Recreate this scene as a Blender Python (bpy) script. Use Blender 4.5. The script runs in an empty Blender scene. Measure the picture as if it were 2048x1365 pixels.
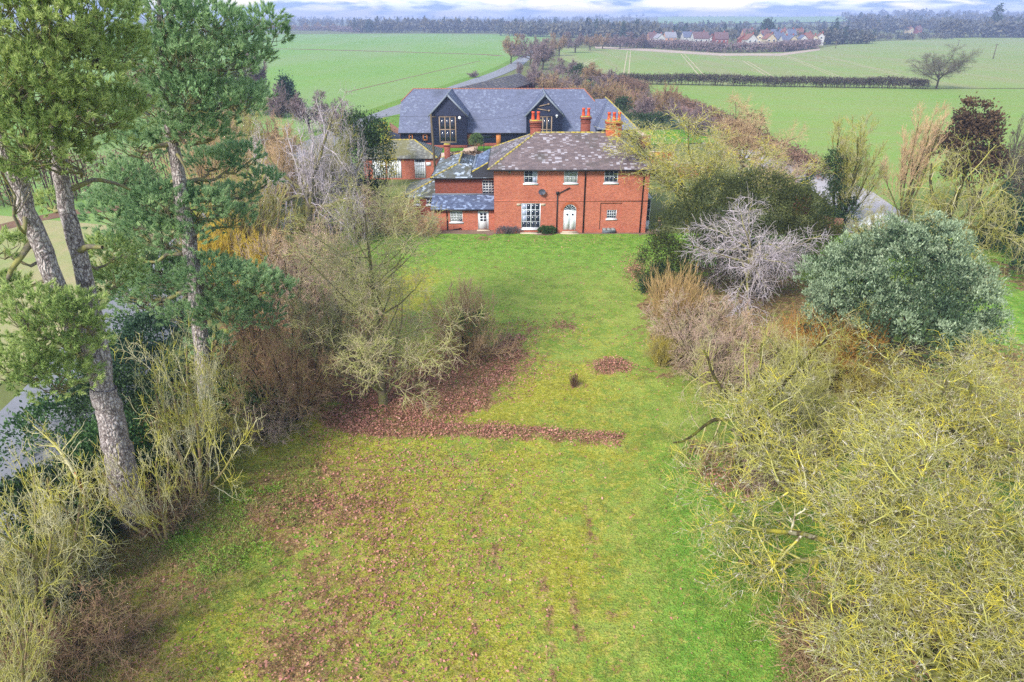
import bpy, math, random
import numpy as np
from mathutils import Vector

# ------------------------------------------------------------------ camera
SC = bpy.context.scene
FPX = 1365.33; CAMH = 18.0
PITCH = math.atan(647.0 / FPX)
SP, CP = math.sin(PITCH), math.cos(PITCH)
cam_d = bpy.data.cameras.new('camera'); cam_d.lens = 24; cam_d.sensor_width = 36
cam_d.clip_start = 0.2; cam_d.clip_end = 20000
cam = bpy.data.objects.new('camera', cam_d); SC.collection.objects.link(cam)
cam.location = (0, 0, CAMH); cam.rotation_euler = (math.pi / 2 - PITCH, 0, 0)
SC.camera = cam

# ------------------------------------------------------------------ sky and sun
SUN_EL, SUN_AZ = math.radians(38), math.radians(215)   # azimuth clockwise from +Y
wd = bpy.data.worlds.new('World'); SC.world = wd; wd.use_nodes = True
nt = wd.node_tree; nt.nodes.clear()
def wn(t): return nt.nodes.new(t)
w_out = wn('ShaderNodeOutputWorld'); w_bg = wn('ShaderNodeBackground'); w_bg.inputs[1].default_value = 0.1
w_sky = wn('ShaderNodeTexSky'); w_sky.sky_type = 'NISHITA'; w_sky.sun_disc = False
w_sky.sun_elevation = SUN_EL; w_sky.sun_rotation = SUN_AZ; w_sky.air_density = 1.2; w_sky.dust_density = 0.6
w_tc = wn('ShaderNodeTexCoord'); w_map = wn('ShaderNodeMapping'); w_map.inputs['Scale'].default_value = (9, 9, 60)
w_map.inputs['Location'].default_value = (1.3, 0.4, 0.9)
w_n = wn('ShaderNodeTexNoise'); w_n.inputs['Scale'].default_value = 1.0; w_n.inputs['Detail'].default_value = 7; w_n.inputs['Roughness'].default_value = 0.55
w_n.inputs['Distortion'].default_value = 0.4
w_r = wn('ShaderNodeValToRGB'); w_r.color_ramp.elements[0].position = 0.42; w_r.color_ramp.elements[1].position = 0.56
w_n2 = wn('ShaderNodeTexNoise'); w_n2.inputs['Scale'].default_value = 2.1; w_n2.inputs['Detail'].default_value = 5
w_r2 = wn('ShaderNodeValToRGB')
w_r2.color_ramp.elements[0].color = (1.5, 2.2, 3.3, 1); w_r2.color_ramp.elements[0].position = 0.42
w_r2.color_ramp.elements[1].color = (5.0, 5.3, 5.7, 1); w_r2.color_ramp.elements[1].position = 0.58
w_mix = wn('ShaderNodeMix'); w_mix.data_type = 'RGBA'
L = nt.links.new
L(w_tc.outputs['Generated'], w_map.inputs['Vector']); L(w_map.outputs[0], w_n.inputs['Vector']); L(w_map.outputs[0], w_n2.inputs['Vector'])
L(w_n.outputs[0], w_r.inputs[0]); L(w_n2.outputs[0], w_r2.inputs[0])
L(w_r.outputs[0], w_mix.inputs[0]); L(w_sky.outputs[0], w_mix.inputs[6]); L(w_r2.outputs[0], w_mix.inputs[7])
L(w_mix.outputs[2], w_bg.inputs[0]); L(w_bg.outputs[0], w_out.inputs[0])
sd = bpy.data.lights.new('sun', 'SUN'); sd.energy = 2.0; sd.angle = math.radians(13); sd.color = (1.0, 0.95, 0.87)
sun = bpy.data.objects.new('sun', sd); SC.collection.objects.link(sun)
sun.location = (-40, -40, 80)
sun_dir = Vector((math.sin(SUN_AZ) * math.cos(SUN_EL), math.cos(SUN_AZ) * math.cos(SUN_EL), math.sin(SUN_EL)))
sun.rotation_euler = sun_dir.to_track_quat('Z', 'Y').to_euler()
vs = SC.view_settings; vs.view_transform = 'Standard'; vs.look = 'None'; vs.exposure = 1.5; vs.gamma = 1; vs.use_curve_mapping = False
SC.cycles.max_bounces = 4; SC.cycles.diffuse_bounces = 2; SC.cycles.volume_bounces = 0; SC.cycles.transparent_max_bounces = 4
SC.cycles.use_adaptive_sampling = True; SC.cycles.adaptive_threshold = 0.012; SC.cycles.use_denoising = False

# ------------------------------------------------------------------ helpers
COL = SC.collection
def G(x, y, z=0.0):
    """place on the ground seen at photo position x, y"""
    u = (x - 1024) / FPX; t = (y - 682.5) / FPX
    s = (CAMH - z) / (SP + t * CP)
    return np.array([u * s, s * (CP - t * SP), z])
def PY(x, y, Y):
    """point of the upright plane at distance Y seen at photo position x, y"""
    u = (x - 1024) / FPX; t = (y - 682.5) / FPX
    s = Y / (CP - t * SP)
    return np.array([u * s, Y, CAMH - s * (SP + t * CP)])
def pxm(Y, z=0.0): return FPX / (Y * CP + (CAMH - z) * SP)
def proj(p):
    p = np.asarray(p, float); zc = p[..., 1] * CP + (CAMH - p[..., 2]) * SP
    return 1024 + FPX * p[..., 0] / zc, 682.5 + FPX * ((CAMH - p[..., 2]) * CP - p[..., 1] * SP) / zc
def lin(r, g, b):
    f = lambda c: (c / 255 / 12.92) if c / 255 <= 0.04045 else ((c / 255 + 0.055) / 1.055) ** 2.4
    return (f(r), f(g), f(b), 1)
def sc(c, k): return (c[0] * k, c[1] * k, c[2] * k, 1)

def mk(name, verts, faces, mat=None, parent=None, smooth=False):
    verts = np.asarray(verts, np.float32).reshape(-1, 3)
    if not isinstance(faces, list): faces = [faces]
    me = bpy.data.meshes.new(name)
    me.vertices.add(len(verts)); me.vertices.foreach_set('co', verts.ravel())
    fl = [np.asarray(f, np.int32) for f in faces if len(f)]
    loops = np.concatenate([f.ravel() for f in fl])
    tot = np.concatenate([np.full(len(f), f.shape[1], np.int32) for f in fl])
    start = np.concatenate([[0], np.cumsum(tot)[:-1]]).astype(np.int32)
    me.loops.add(len(loops)); me.loops.foreach_set('vertex_index', loops)
    me.polygons.add(len(tot)); me.polygons.foreach_set('loop_start', start); me.polygons.foreach_set('loop_total', tot)
    if smooth: me.polygons.foreach_set('use_smooth', np.ones(len(tot), bool))
    me.update(calc_edges=True)
    if mat: me.materials.append(mat)
    o = bpy.data.objects.new(name, me); COL.objects.link(o)
    if parent is not None: o.parent = parent
    return o
class MB:
    """collects polygons, boxes and tubes for one mesh"""
    def __init__(s): s.v = []; s.f = {}
    def add(s, verts, faces):
        b = len(s.v); s.v.extend([tuple(map(float, q)) for q in verts])
        for f in faces: s.f.setdefault(len(f), []).append([b + i for i in f])
        return s
    def poly(s, *pts): return s.add(pts, [list(range(len(pts)))])
    def box(s, x0, x1, y0, y1, z0, z1):
        return s.add([(x0,y0,z0),(x1,y0,z0),(x1,y1,z0),(x0,y1,z0),(x0,y0,z1),(x1,y0,z1),(x1,y1,z1),(x0,y1,z1)],
                     [(0,3,2,1),(4,5,6,7),(0,1,5,4),(1,2,6,5),(2,3,7,6),(3,0,4,7)])
    def beam(s, a, b, w, h=None):
        h = h or w; a = Vector(a); b = Vector(b); d = (b - a).normalized()
        up = Vector((0,0,1)) if abs(d.z) < 0.95 else Vector((0,1,0))
        r = d.cross(up).normalized(); u = r.cross(d)
        q = []
        for p in (a, b):
            for i, j in ((-1,-1),(1,-1),(1,1),(-1,1)): q.append(p + r * (w/2*i) + u * (h/2*j))
        return s.add(q, [(0,1,2,3),(7,6,5,4),(0,4,5,1),(1,5,6,2),(2,6,7,3),(3,7,4,0)])
    def tube(s, pts, r, n=8):
        pts = [Vector(p) for p in pts]; rs = r if isinstance(r, (list, tuple)) else [r] * len(pts)
        b = len(s.v); ring = []
        for i, p in enumerate(pts):
            d = (pts[min(i+1, len(pts)-1)] - pts[max(i-1, 0)]).normalized()
            up = Vector((0.05,0.1,1)) if abs(d.z) < 0.9 else Vector((1,0.1,0))
            x = d.cross(up).normalized(); y = d.cross(x)
            for k in range(n):
                a = 2*math.pi*k/n; ring.append(p + x*math.cos(a)*rs[i] + y*math.sin(a)*rs[i])
        fs = []
        for i in range(len(pts)-1):
            for k in range(n):
                fs.append((i*n+k, i*n+(k+1)%n, (i+1)*n+(k+1)%n, (i+1)*n+k))
        fs.append(tuple(range(n))[::-1]); fs.append(tuple((len(pts)-1)*n+k for k in range(n)))
        return s.add(ring, fs)
    def build(s, name, mat, parent=None, smooth=False):
        return mk(name, s.v, [np.array(f) for f in s.f.values()], mat, parent, smooth)
def empty(name, loc):
    o = bpy.data.objects.new(name, None); COL.objects.link(o); o.location = [float(c) for c in loc]
    o.empty_display_size = 0.3
    return o
def tag(o, label, cat, group=None, kind=None):
    o['label'] = label; o['category'] = cat
    if group: o['group'] = group
    if kind: o['kind'] = kind
    return o
def struct(o, label=None):
    o['kind'] = 'structure'
    if label: o['label'] = label
    return o
def vnoise(x, y, scale, seed):
    r = np.random.default_rng(seed); g = r.random((256, 256))
    x = np.asarray(x, float) / scale + 57.3; y = np.asarray(y, float) / scale + 91.7
    i = np.floor(x).astype(int); j = np.floor(y).astype(int); u = x - i; v = y - j
    u = u*u*(3-2*u); v = v*v*(3-2*v)
    a = g[i % 256, j % 256]; b = g[(i+1) % 256, j % 256]; c = g[i % 256, (j+1) % 256]; d = g[(i+1) % 256, (j+1) % 256]
    return (a*(1-u)+b*u)*(1-v) + (c*(1-u)+d*u)*v
def fbm(x, y, scale, seed): return 0.55*vnoise(x,y,scale,seed)+0.28*vnoise(x,y,scale/2.1,seed+1)+0.17*vnoise(x,y,scale/4.3,seed+2)
def in_poly(px, py, pts):
    px = np.asarray(px); py = np.asarray(py); c = np.zeros(px.shape, bool); n = len(pts)
    for i in range(n):
        x1, y1 = pts[i]; x2, y2 = pts[(i+1) % n]
        if y1 == y2: continue
        m = ((y1 > py) != (y2 > py)) & (px < (x2-x1)*(py-y1)/(y2-y1)+x1)
        c ^= m
    return c
def seg_dist(px, py, pts):
    d = np.full(np.shape(px), 1e9); tt = np.zeros(np.shape(px)); n = len(pts) - 1
    for i in range(n):
        x1, y1 = pts[i]; x2, y2 = pts[i+1]; dx, dy = x2-x1, y2-y1
        t = np.clip(((px-x1)*dx+(py-y1)*dy)/(dx*dx+dy*dy), 0, 1)
        e = np.hypot(px-x1-t*dx, py-y1-t*dy); m = e < d
        d = np.where(m, e, d); tt = np.where(m, (i+t)/n, tt)
    return d, tt

# ------------------------------------------------------------------ materials
class NM:
    """small node-material writer"""
    def __init__(s, name, rough=0.9, spec=0.2):
        s.m = bpy.data.materials.new(name); s.m.use_nodes = True; s.t = s.m.node_tree
        s.b = s.t.nodes['Principled BSDF']; s.b.inputs['Roughness'].default_value = rough
        s.b.inputs['Specular IOR Level'].default_value = spec; s.out = s.t.nodes['Material Output']
        s.g = s.n('ShaderNodeNewGeometry'); s.tc = s.n('ShaderNodeTexCoord')
    def n(s, t): return s.t.nodes.new(t)
    def l(s, a, b): s.t.links.new(a, b)
    def setin(s, sock, v):
        if hasattr(v, 'is_output'): s.l(v, sock)
        else: sock.default_value = v
    def noise(s, scale, detail=4, rough=0.55, vec=None, stretch=None, dist=0.0):
        nn = s.n('ShaderNodeTexNoise'); nn.inputs['Scale'].default_value = scale; nn.inputs['Detail'].default_value = detail
        nn.inputs['Roughness'].default_value = rough; nn.inputs['Distortion'].default_value = dist
        v = vec or s.g.outputs['Position']
        if stretch:
            mp = s.n('ShaderNodeMapping'); mp.inputs['Scale'].default_value = stretch; s.l(v, mp.inputs[0]); v = mp.outputs[0]
        s.l(v, nn.inputs['Vector']); return nn.outputs[0]
    def ramp(s, fac, stops):
        r = s.n('ShaderNodeValToRGB'); s.l(fac, r.inputs[0]); e = r.color_ramp.elements
        while len(e) < len(stops): e.new(0.5)
        for i, (p, c) in enumerate(stops): e[i].position = p; e[i].color = c if len(c) == 4 else (*c, 1)
        return r.outputs[0]
    def step(s, fac, a, b): return s.ramp(fac, [(a, (0,0,0,1)), (b, (1,1,1,1))])
    def mix(s, fac, a, b, mode='MIX'):
        m = s.n('ShaderNodeMix'); m.data_type = 'RGBA'; m.blend_type = mode
        s.setin(m.inputs[0], fac); s.setin(m.inputs[6], a); s.setin(m.inputs[7], b); return m.outputs[2]
    def math(s, op, a, b=0.0):
        m = s.n('ShaderNodeMath'); m.operation = op; m.use_clamp = False
        s.setin(m.inputs[0], a); s.setin(m.inputs[1], b); return m.outputs[0]
    def attr(s, name):
        a = s.n('ShaderNodeAttribute'); a.attribute_name = name; return a.outputs['Fac']
    def rnd(s): return s.g.outputs['Random Per Island']
    def color(s, c): s.setin(s.b.inputs['Base Color'], c); return s
    def bump(s, h, strength=0.5, dist=0.05):
        b = s.n('ShaderNodeBump'); b.inputs['Strength'].default_value = strength; b.inputs['Distance'].default_value = dist
        s.l(h, b.inputs['Height']); s.l(b.outputs[0], s.b.inputs['Normal']); return s
    def trans(s, col, fac=0.3):
        """leaf light: part of the light passes through"""
        tr = s.n('ShaderNodeBsdfTranslucent'); s.setin(tr.inputs[0], col); mx = s.n('ShaderNodeMixShader'); mx.inputs[0].default_value = fac
        s.l(s.b.outputs[0], mx.inputs[1]); s.l(tr.outputs[0], mx.inputs[2]); s.l(mx.outputs[0], s.out.inputs[0]); return s

def plain(name, c, rough=0.7, var=0.12, scale=3.0, spec=0.3, metal=0.0):
    k = NM(name, rough, spec); n = k.noise(scale, 5)
    k.color(k.mix(n, sc(c, 1-var*2), sc(c, 1+var*2))); k.b.inputs['Metallic'].default_value = metal
    return k.m
def bark(name, base, lichen, amount=0.5, scale=2.5, fine=14.0, dark=None):
    """bark with lichen or moss in patches"""
    k = NM(name, 0.95, 0.1); n = k.noise(scale, 5, 0.6); f = k.noise(fine, 3)
    c = k.mix(f, sc(base, 0.65), sc(base, 1.3))
    m = k.step(n, 0.62-amount*0.35, 0.72-amount*0.3)
    c2 = k.mix(f, sc(lichen, 0.75), sc(lichen, 1.25))
    k.color(k.mix(m, c, c2)); k.bump(f, 0.4, 0.02); return k.m
def lichen_bark(name, wood, grey, green, gold):
    k = NM(name, 0.95, 0.1); n = k.noise(2.6, 5, .65); n2 = k.noise(1.1, 3); f = k.noise(16, 3)
    c = k.mix(k.step(f, .4, .6), sc(wood, .6), wood); c = k.mix(k.step(k.noise(6, 3), .48, .56), c, grey)
    c = k.mix(k.step(n, .41, .5), c, green); h = k.math('ADD', n, k.math('MULTIPLY', k.math('SUBTRACT', n2, .5), .6)); c = k.mix(k.step(h, .53, .64), c, gold)
    k.color(c); k.bump(f, .4, .02); return k.m
def leaf(name, a, b, tr=0.3, rough=0.6, scale=0.7, c=None, spec=0.25):
    k = NM(name, rough, spec); n = k.noise(scale, 3); r = k.rnd()
    f = k.math('ADD', k.math('MULTIPLY', n, 0.6), k.math('MULTIPLY', r, 0.5))
    st = [(0.25, a), (0.8, b)] + ([(0.96, c)] if c else [])
    col = k.ramp(f, st); k.color(col); k.trans(col, tr); return k.m

M = {}
M['white'] = plain('white_paint', lin(226,230,236), 0.45, 0.02)
M['black'] = plain('black_iron', (0.018,0.018,0.02,1), 0.5, 0.1)
M['lead'] = plain('lead_grey', lin(120,128,140), 0.6, 0.1)
M['stone'] = plain('pale_stone', lin(185,170,150), 0.85, 0.12, 4)
M['oak'] = plain('oak_timber', lin(190,120,62), 0.7, 0.15, 5)
M['greyoak'] = plain('weathered_oak', lin(150,130,110), 0.8, 0.15, 5)
k = NM('window_glass', 0.06, 0.6); k.color(k.mix(k.noise(0.9, 2), (0.006,0.009,0.02,1), (0.03,0.04,0.07,1))); M['glass'] = k.m
k = NM('glass_before_blind', 0.12, 0.5); k.color(k.mix(k.noise(0.9, 2), lin(120,125,125), lin(150,155,150))); M['blind'] = k.m
k = NM('curtain_behind_glass', 0.15, 0.5); k.color(k.mix(k.noise(6, 2, stretch=(8,8,0.2)), lin(120,130,160), lin(190,195,215))); M['curtain'] = k.m
def brick(name, c1, c2, mortar, stain):
    k = NM(name, 0.92, 0.15)
    sx = k.n('ShaderNodeSeparateXYZ'); k.l(k.g.outputs['Position'], sx.inputs[0])
    u = k.math('ADD', sx.outputs[0], sx.outputs[1]); cx = k.n('ShaderNodeCombineXYZ'); k.l(u, cx.inputs[0]); k.l(sx.outputs[2], cx.inputs[1])
    bt = k.n('ShaderNodeTexBrick'); k.l(cx.outputs[0], bt.inputs['Vector']); bt.inputs['Scale'].default_value = 1.0
    bt.inputs['Brick Width'].default_value = 0.235; bt.inputs['Row Height'].default_value = 0.08; bt.inputs['Mortar Size'].default_value = 0.009
    bt.inputs['Color1'].default_value = c1; bt.inputs['Color2'].default_value = c2; bt.inputs['Mortar'].default_value = mortar
    bt.inputs['Bias'].default_value = -0.1
    n = k.noise(0.6, 6, 0.65); m = k.step(n, 0.45, 0.75)
    n2 = k.noise(5.5, 3, 0.6, stretch=(1, 1, 3.0)); c = k.mix(k.math('MULTIPLY', m, 0.55), bt.outputs['Color'], stain)
    c = k.mix(k.math('MULTIPLY', k.step(n2, 0.5, 0.62), 0.5), c, sc(c1, 0.4)); c = k.mix(k.math('MULTIPLY', k.step(k.noise(9, 2, stretch=(1, 1, 2.5)), 0.58, 0.7), 0.3), c, sc(c1, 1.5))
    k.color(c); k.bump(bt.outputs['Fac'], -0.4, 0.01); return k.m
M['brick'] = brick('red_brick', lin(192,102,78), lin(156,78,60), lin(184,146,124), lin(148,82,68))
M['brick_old'] = brick('old_brick', lin(146,72,58), lin(118,56,48), lin(140,108,92), lin(96,58,52))
M['brick_orange'] = brick('orange_brick', lin(186,88,50), lin(150,66,40), lin(160,120,86), lin(120,62,44))
def slate(name, a, b, pale, pamt, moss, mamt, pscale=0.5):
    k = NM(name, 0.6, 0.4); r = k.rnd(); n = k.noise(pscale, 4); f = k.noise(7, 3)
    c = k.mix(r, a, b); c = k.mix(f, sc(c, 1) if isinstance(c, tuple) else c, c)
    h = k.math('ADD', k.math('MULTIPLY', r, 0.55), k.math('MULTIPLY', n, 0.9))
    c = k.mix(k.step(h, 1.02-pamt*0.6, 1.12-pamt*0.6), c, k.mix(f, sc(pale, 0.75), sc(pale, 1.15)))
    n2 = k.noise(pscale*0.9, 5, vec=k.tc.outputs['Object']); mm = k.step(n2, 0.72-mamt*0.4, 0.82-mamt*0.36)
    c = k.mix(k.math('MULTIPLY', mm, 0.8), c, k.mix(f, sc(moss, 0.7), sc(moss, 1.2)))
    k.color(c); return k.m
M['slate_house'] = slate('old_purple_slate', lin(94,82,84), lin(120,104,104), lin(166,160,168), 0.2, lin(78,74,68), 0.4, 0.33)
M['slate_wing'] = slate('mossy_grey_slate', lin(80,88,92), lin(104,108,112), lin(176,188,206), 0.36, lin(84,82,62), 0.6, 0.6)
M['slate_blue'] = slate('blue_grey_slate', lin(92,98,122), lin(104,110,136), lin(120,128,152), 0.12, lin(82,88,108), 0.35, 0.25)
M['slate_dark'] = slate('dark_blue_slate', lin(66,76,104), lin(92,104,134), lin(130,146,178), 0.35, lin(60,66,84), 0.3, 0.7)
M['tile_garage'] = slate('lichened_garage_slate', lin(98,98,92), lin(122,120,112), lin(140,140,130), 0.3, lin(112,108,62), 0.55, 0.5)
M['tile_shed'] = slate('brown_shed_tile', lin(92,84,88), lin(112,100,100), lin(136,124,118), 0.3, lin(90,86,70), 0.3, 0.2)
M['hip'] = bark('lichened_ridge_tile', lin(150,140,110), lin(176,158,66), 0.55, 1.6, 9)
M['ridge_orange'] = plain('orange_ridge_tile', lin(158,104,84), 0.85, 0.15, 2)
M['terracotta'] = plain('terracotta', lin(214,88,58), 0.8, 0.12, 3)
M['cladding'] = plain('black_weatherboard', lin(28,36,62), 0.55, 0.15, 2.0, 0.35)
M['felt'] = plain('roof_underlay', (0.03,0.03,0.035,1), 0.9, 0.1)

# ------------------------------------------------------------------ tree tools
def nrm(a): return a / np.maximum(np.linalg.norm(a, axis=-1, keepdims=True), 1e-9)
def grow(r, P, R, n, t0, t1, a0, a1, Ln, K, wig, trop, rr, shrink=0.5, rmin=0.004, zmin=0.04):
    N, K0, _ = P.shape
    t = (t0 + (t1-t0) * ((np.arange(n)[None] + r.random((N, n))) / n)).ravel()
    idx = np.repeat(np.arange(N), n); f = t*(K0-1); i = np.minimum(f.astype(int), K0-2); w = (f-i)[:, None]
    A, B = P[idx, i], P[idx, i+1]; pos = A*(1-w)+B*w; tan = nrm(B-A)
    rad = (R[idx, i]*(1-w[:, 0])+R[idx, i+1]*w[:, 0])
    a = nrm(np.cross(tan, np.array([0.31, 0.17, 0.93]))); b = np.cross(tan, a)
    az = np.tile(np.arange(n)*2.4, N) + np.repeat(r.random(N)*6.28, n) + r.normal(0, 0.5, N*n)
    an = np.radians(r.uniform(a0, a1, N*n))[:, None]
    d = np.cos(an)*tan + np.sin(an)*(np.cos(az)[:, None]*a+np.sin(az)[:, None]*b)
    ln = Ln*(1-shrink*(t-t0)/max(t1-t0, 1e-6))*r.uniform(0.6, 1.3, N*n)
    Q = np.empty((N*n, K, 3)); Q[:, 0] = pos; st = (ln/(K-1))[:, None]
    for q in range(1, K):
        d = nrm(d + wig*r.normal(0, 1, d.shape) + np.array([0, 0, trop])); pos = pos + d*st; Q[:, q] = pos
    Q[..., 2] = np.maximum(Q[..., 2], zmin)
    r0 = np.maximum(rad*rr, rmin)
    return Q, np.maximum(r0[:, None]*np.linspace(1, 0.35, K)[None], rmin*0.6)
def tubes(P, R, S):
    N, K, _ = P.shape
    T = np.empty_like(P); T[:, 1:-1] = P[:, 2:]-P[:, :-2]; T[:, 0] = P[:, 1]-P[:, 0]; T[:, -1] = P[:, -1]-P[:, -2]; T = nrm(T)
    a = nrm(np.cross(T, np.array([0.43, 0.29, 0.86]) if S < 6 else np.array([0.97, 0.21, 0.08]))); b = np.cross(T, a)
    ang = np.arange(S)*2*math.pi/S
    V = P[:, :, None]+R[:, :, None, None]*(np.cos(ang)[None, None, :, None]*a[:, :, None]+np.sin(ang)[None, None, :, None]*b[:, :, None])
    base = (np.arange(N)[:, None, None]*K+np.arange(K-1)[None, :, None])*S
    k0 = np.arange(S)[None, None]; k1 = (k0+1) % S
    F = np.stack([base+k0, base+k1, base+S+k1, base+S+k0], -1).reshape(-1, 4)
    return V.reshape(-1, 3), F
def join(parts):
    vs_, fs, o = [], {}, 0
    for v, f in parts:
        vs_.append(v); fs.setdefault(f.shape[1], []).append(f+o); o += len(v)
    return np.concatenate(vs_), [np.concatenate(x) for x in fs.values()]
def line(pts, K):
    pts = np.asarray(pts, float); d = np.concatenate([[0], np.cumsum(np.linalg.norm(np.diff(pts, axis=0), axis=1))]); t = np.linspace(0, d[-1], K)
    return np.stack([np.interp(t, d, pts[:, i]) for i in range(3)], 1)
def stems(r, n, H, a0, a1, K, wig, trop, rad, spread=0.25):
    az = np.arange(n)*2.4+r.normal(0, 0.4, n); an = np.radians(r.uniform(a0, a1, n))
    d = np.stack([np.sin(an)*np.cos(az), np.sin(an)*np.sin(az), np.cos(an)], 1)
    p = np.stack([np.cos(az)*r.random(n)*spread, np.sin(az)*r.random(n)*spread, np.full(n, -0.15)], 1)
    st = (H*r.uniform(0.6, 1.1, n)/(K-1))[:, None]; Q = np.empty((n, K, 3)); Q[:, 0] = p
    for q in range(1, K):
        d = nrm(d+wig*r.normal(0, 1, d.shape)+np.array([0, 0, trop])); p = p+d*st; Q[:, q] = p
    return Q, rad*r.uniform(0.6, 1.2, n)[:, None]*np.linspace(1, 0.35, K)[None]
STYLE = {
 # trunk: (top fraction, wiggle) or stems; levels: n, t0, t1, a0, a1, length/H, K, wiggle, lift, radius ratio, shrink
 'spread': dict(trunk=(1.0, 0.03), rad=0.02, lv=[(44,.05,.95,42,95,.5,11,.10,.05,.33,.4),(8,.2,1,28,60,.16,6,.15,.03,.5,.5),(7,.15,1,25,65,.075,4,.18,.01,.6,.4),(3,.1,1,25,65,.04,3,.2,0,.6,.3)]),
 'lichen': dict(trunk=(.34, 0.08), rad=0.032, lv=[(13,.45,1,30,80,.72,11,.17,.035,.62,.15),(10,.18,1,35,72,.3,7,.22,.03,.55,.45),(11,.12,1,30,75,.14,5,.26,.03,.5,.4),(7,.08,1,30,75,.065,4,.3,.02,.55,.3)]),
 'mossy': dict(trunk=(.36, 0.1), rad=0.034, lv=[(9,.4,1,40,80,.66,10,.17,-.01,.6,.1),(10,.15,1,30,70,.3,7,.2,-.05,.5,.4),(9,.1,1,30,75,.14,5,.24,-.07,.5,.4),(5,.1,1,30,75,.07,4,.28,-.05,.6,.3)]),
 'weep': dict(trunk=(.55, 0.05), rad=0.03, lv=[(22,.5,1,25,95,.55,9,.13,-.075,.5,.05),(12,.2,1,25,70,.24,6,.2,-.10,.5,.4),(12,.1,1,25,70,.12,4,.22,-.06,.55,.3)]),
 'upright': dict(stems=(9,6,32), rad=0.014, lv=[(9,.3,1,15,40,.34,7,.1,.09,.5,.5),(9,.15,1,18,45,.14,5,.12,.07,.5,.4),(6,.1,1,20,50,.06,4,.14,.04,.6,.3)]),
 'crown': dict(trunk=(.36, 0.05), rad=0.026, lv=[(11,.5,1,18,75,.62,10,.14,.04,.6,.1),(12,.2,1,28,62,.26,7,.15,.04,.5,.4),(9,.12,1,28,65,.12,5,.2,.03,.5,.4),(5,.1,1,28,65,.06,3,.22,.02,.6,.3)]),
 'shrub': dict(stems=(26,8,62), rad=0.011, lv=[(9,.25,1,20,55,.3,6,.15,.05,.5,.4),(7,.15,1,20,60,.14,4,.18,.04,.6,.4),(3,.1,1,20,60,.07,3,.2,.03,.7,.3)]),
 'rods': dict(stems=(130,2,48), rad=0.006, lv=[(5,.35,1,8,28,.3,5,.06,.06,.6,.5),(3,.2,1,10,30,.15,3,.08,.05,.7,.3)]),
 'dome': dict(stems=(70,3,88), rad=0.006, lv=[(8,.3,1,15,45,.26,5,.12,.02,.6,.5),(6,.15,1,18,50,.13,4,.14,.02,.7,.3)]),
 'elder': dict(stems=(8,8,60), rad=0.014, lv=[(7,.2,1,30,70,.46,8,.17,.04,.5,.3),(7,.15,1,30,65,.2,6,.2,.03,.5,.4),(4,.1,1,30,65,.1,4,.22,.02,.6,.3)]),
 'bramble': dict(stems=(60,20,80), rad=0.006, lv=[(8,.15,1,25,70,.3,6,.2,-.06,.7,.4),(5,.1,1,25,70,.14,4,.25,-.03,.7,.3)]),
 'oak': dict(trunk=(.28, 0.02), rad=0.045, lv=[(15,.55,1,5,88,.62,9,.13,.02,.55,.0),(10,.25,1,30,65,.24,6,.18,.03,.5,.3),(14,.15,1,30,65,.12,4,.2,.03,.5,.3)]),
 'far': dict(trunk=(.4, 0.05), rad=0.03, lv=[(8,.4,1,25,70,.6,6,.15,.05,.6,.1),(9,.2,1,28,65,.26,5,.18,.04,.5,.4),(9,.1,1,28,65,.13,4,.2,.03,.7,.4),(5,.1,1,28,65,.07,3,.2,.03,.8,.4)]),
 'farshrub': dict(stems=(30,8,66), rad=0.012, lv=[(9,.2,1,20,60,.3,5,.15,.04,.6,.4),(9,.1,1,20,60,.15,3,.2,.03,.8,.3)]),
}
def bare(seed, style, H, rad, rmin=0.006, n_mul=1.0):
    """levels of a bare tree of height H and crown radius rad, base at the origin"""
    r = np.random.default_rng(seed); s = STYLE[style]
    if 'trunk' in s:
        top, wg = s['trunk']; K = 12; P = np.zeros((1, K, 3)); P[0, :, 2] = np.linspace(-0.2, top*H, K)
        P[0, 1:, :2] = np.cumsum(r.normal(0, wg*H/K, (K-1, 2)), 0); R = (s['rad']*H*(np.linspace(1, 0.16 if top > .9 else .7, K)))[None]
        R[:, 0] *= 1.35
    else:
        n, a0, a1 = s['stems']; P, R = stems(r, max(2, int(n*n_mul)), H, a0, a1, 9, 0.08, 0.03, s['rad']*H, 0.06*H)
    lv = [(P, R)]
    for j, (n, t0, t1, a0, a1, ln, K, wg, tr, rr, sh) in enumerate(s['lv']):
        lv.append(grow(r, lv[-1][0], lv[-1][1], n, t0, t1, a0, a1, ln*H, K, wg, tr, rr, sh, rmin*(1 if j > 0 else 1.5)))
    last = np.concatenate([q[0].reshape(-1, 3) for q in lv[-2:]])
    hr = np.percentile(np.hypot(last[:, 0], last[:, 1]), 94); hz = np.percentile(last[:, 2], 99)
    for P, R in lv:
        P[..., :2] *= rad/hr; P[..., 2] *= H/hz
    return lv
def tree_obj(name, base, lv, m_trunk, m_twig, label, cat='tree', group=None, split=2, names=('trunk', 'crown'), rot=0.0):
    o = empty(name, base); o.rotation_euler[2] = rot; tag(o, label, cat, group)
    sides = [9, 6, 4, 3, 3, 3] if split == 2 else [5, 3, 3, 3, 3]
    a = join([tubes(P, R, sides[j]) for j, (P, R) in enumerate(lv) if j < split])
    b = join([tubes(P, R, sides[j]) for j, (P, R) in enumerate(lv) if j >= split])
    mk(names[0], a[0], a[1], m_trunk, o, True); mk(names[1], b[0], b[1], m_twig, o)
    return o
CACHE = {}
NVAR = dict()
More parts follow.
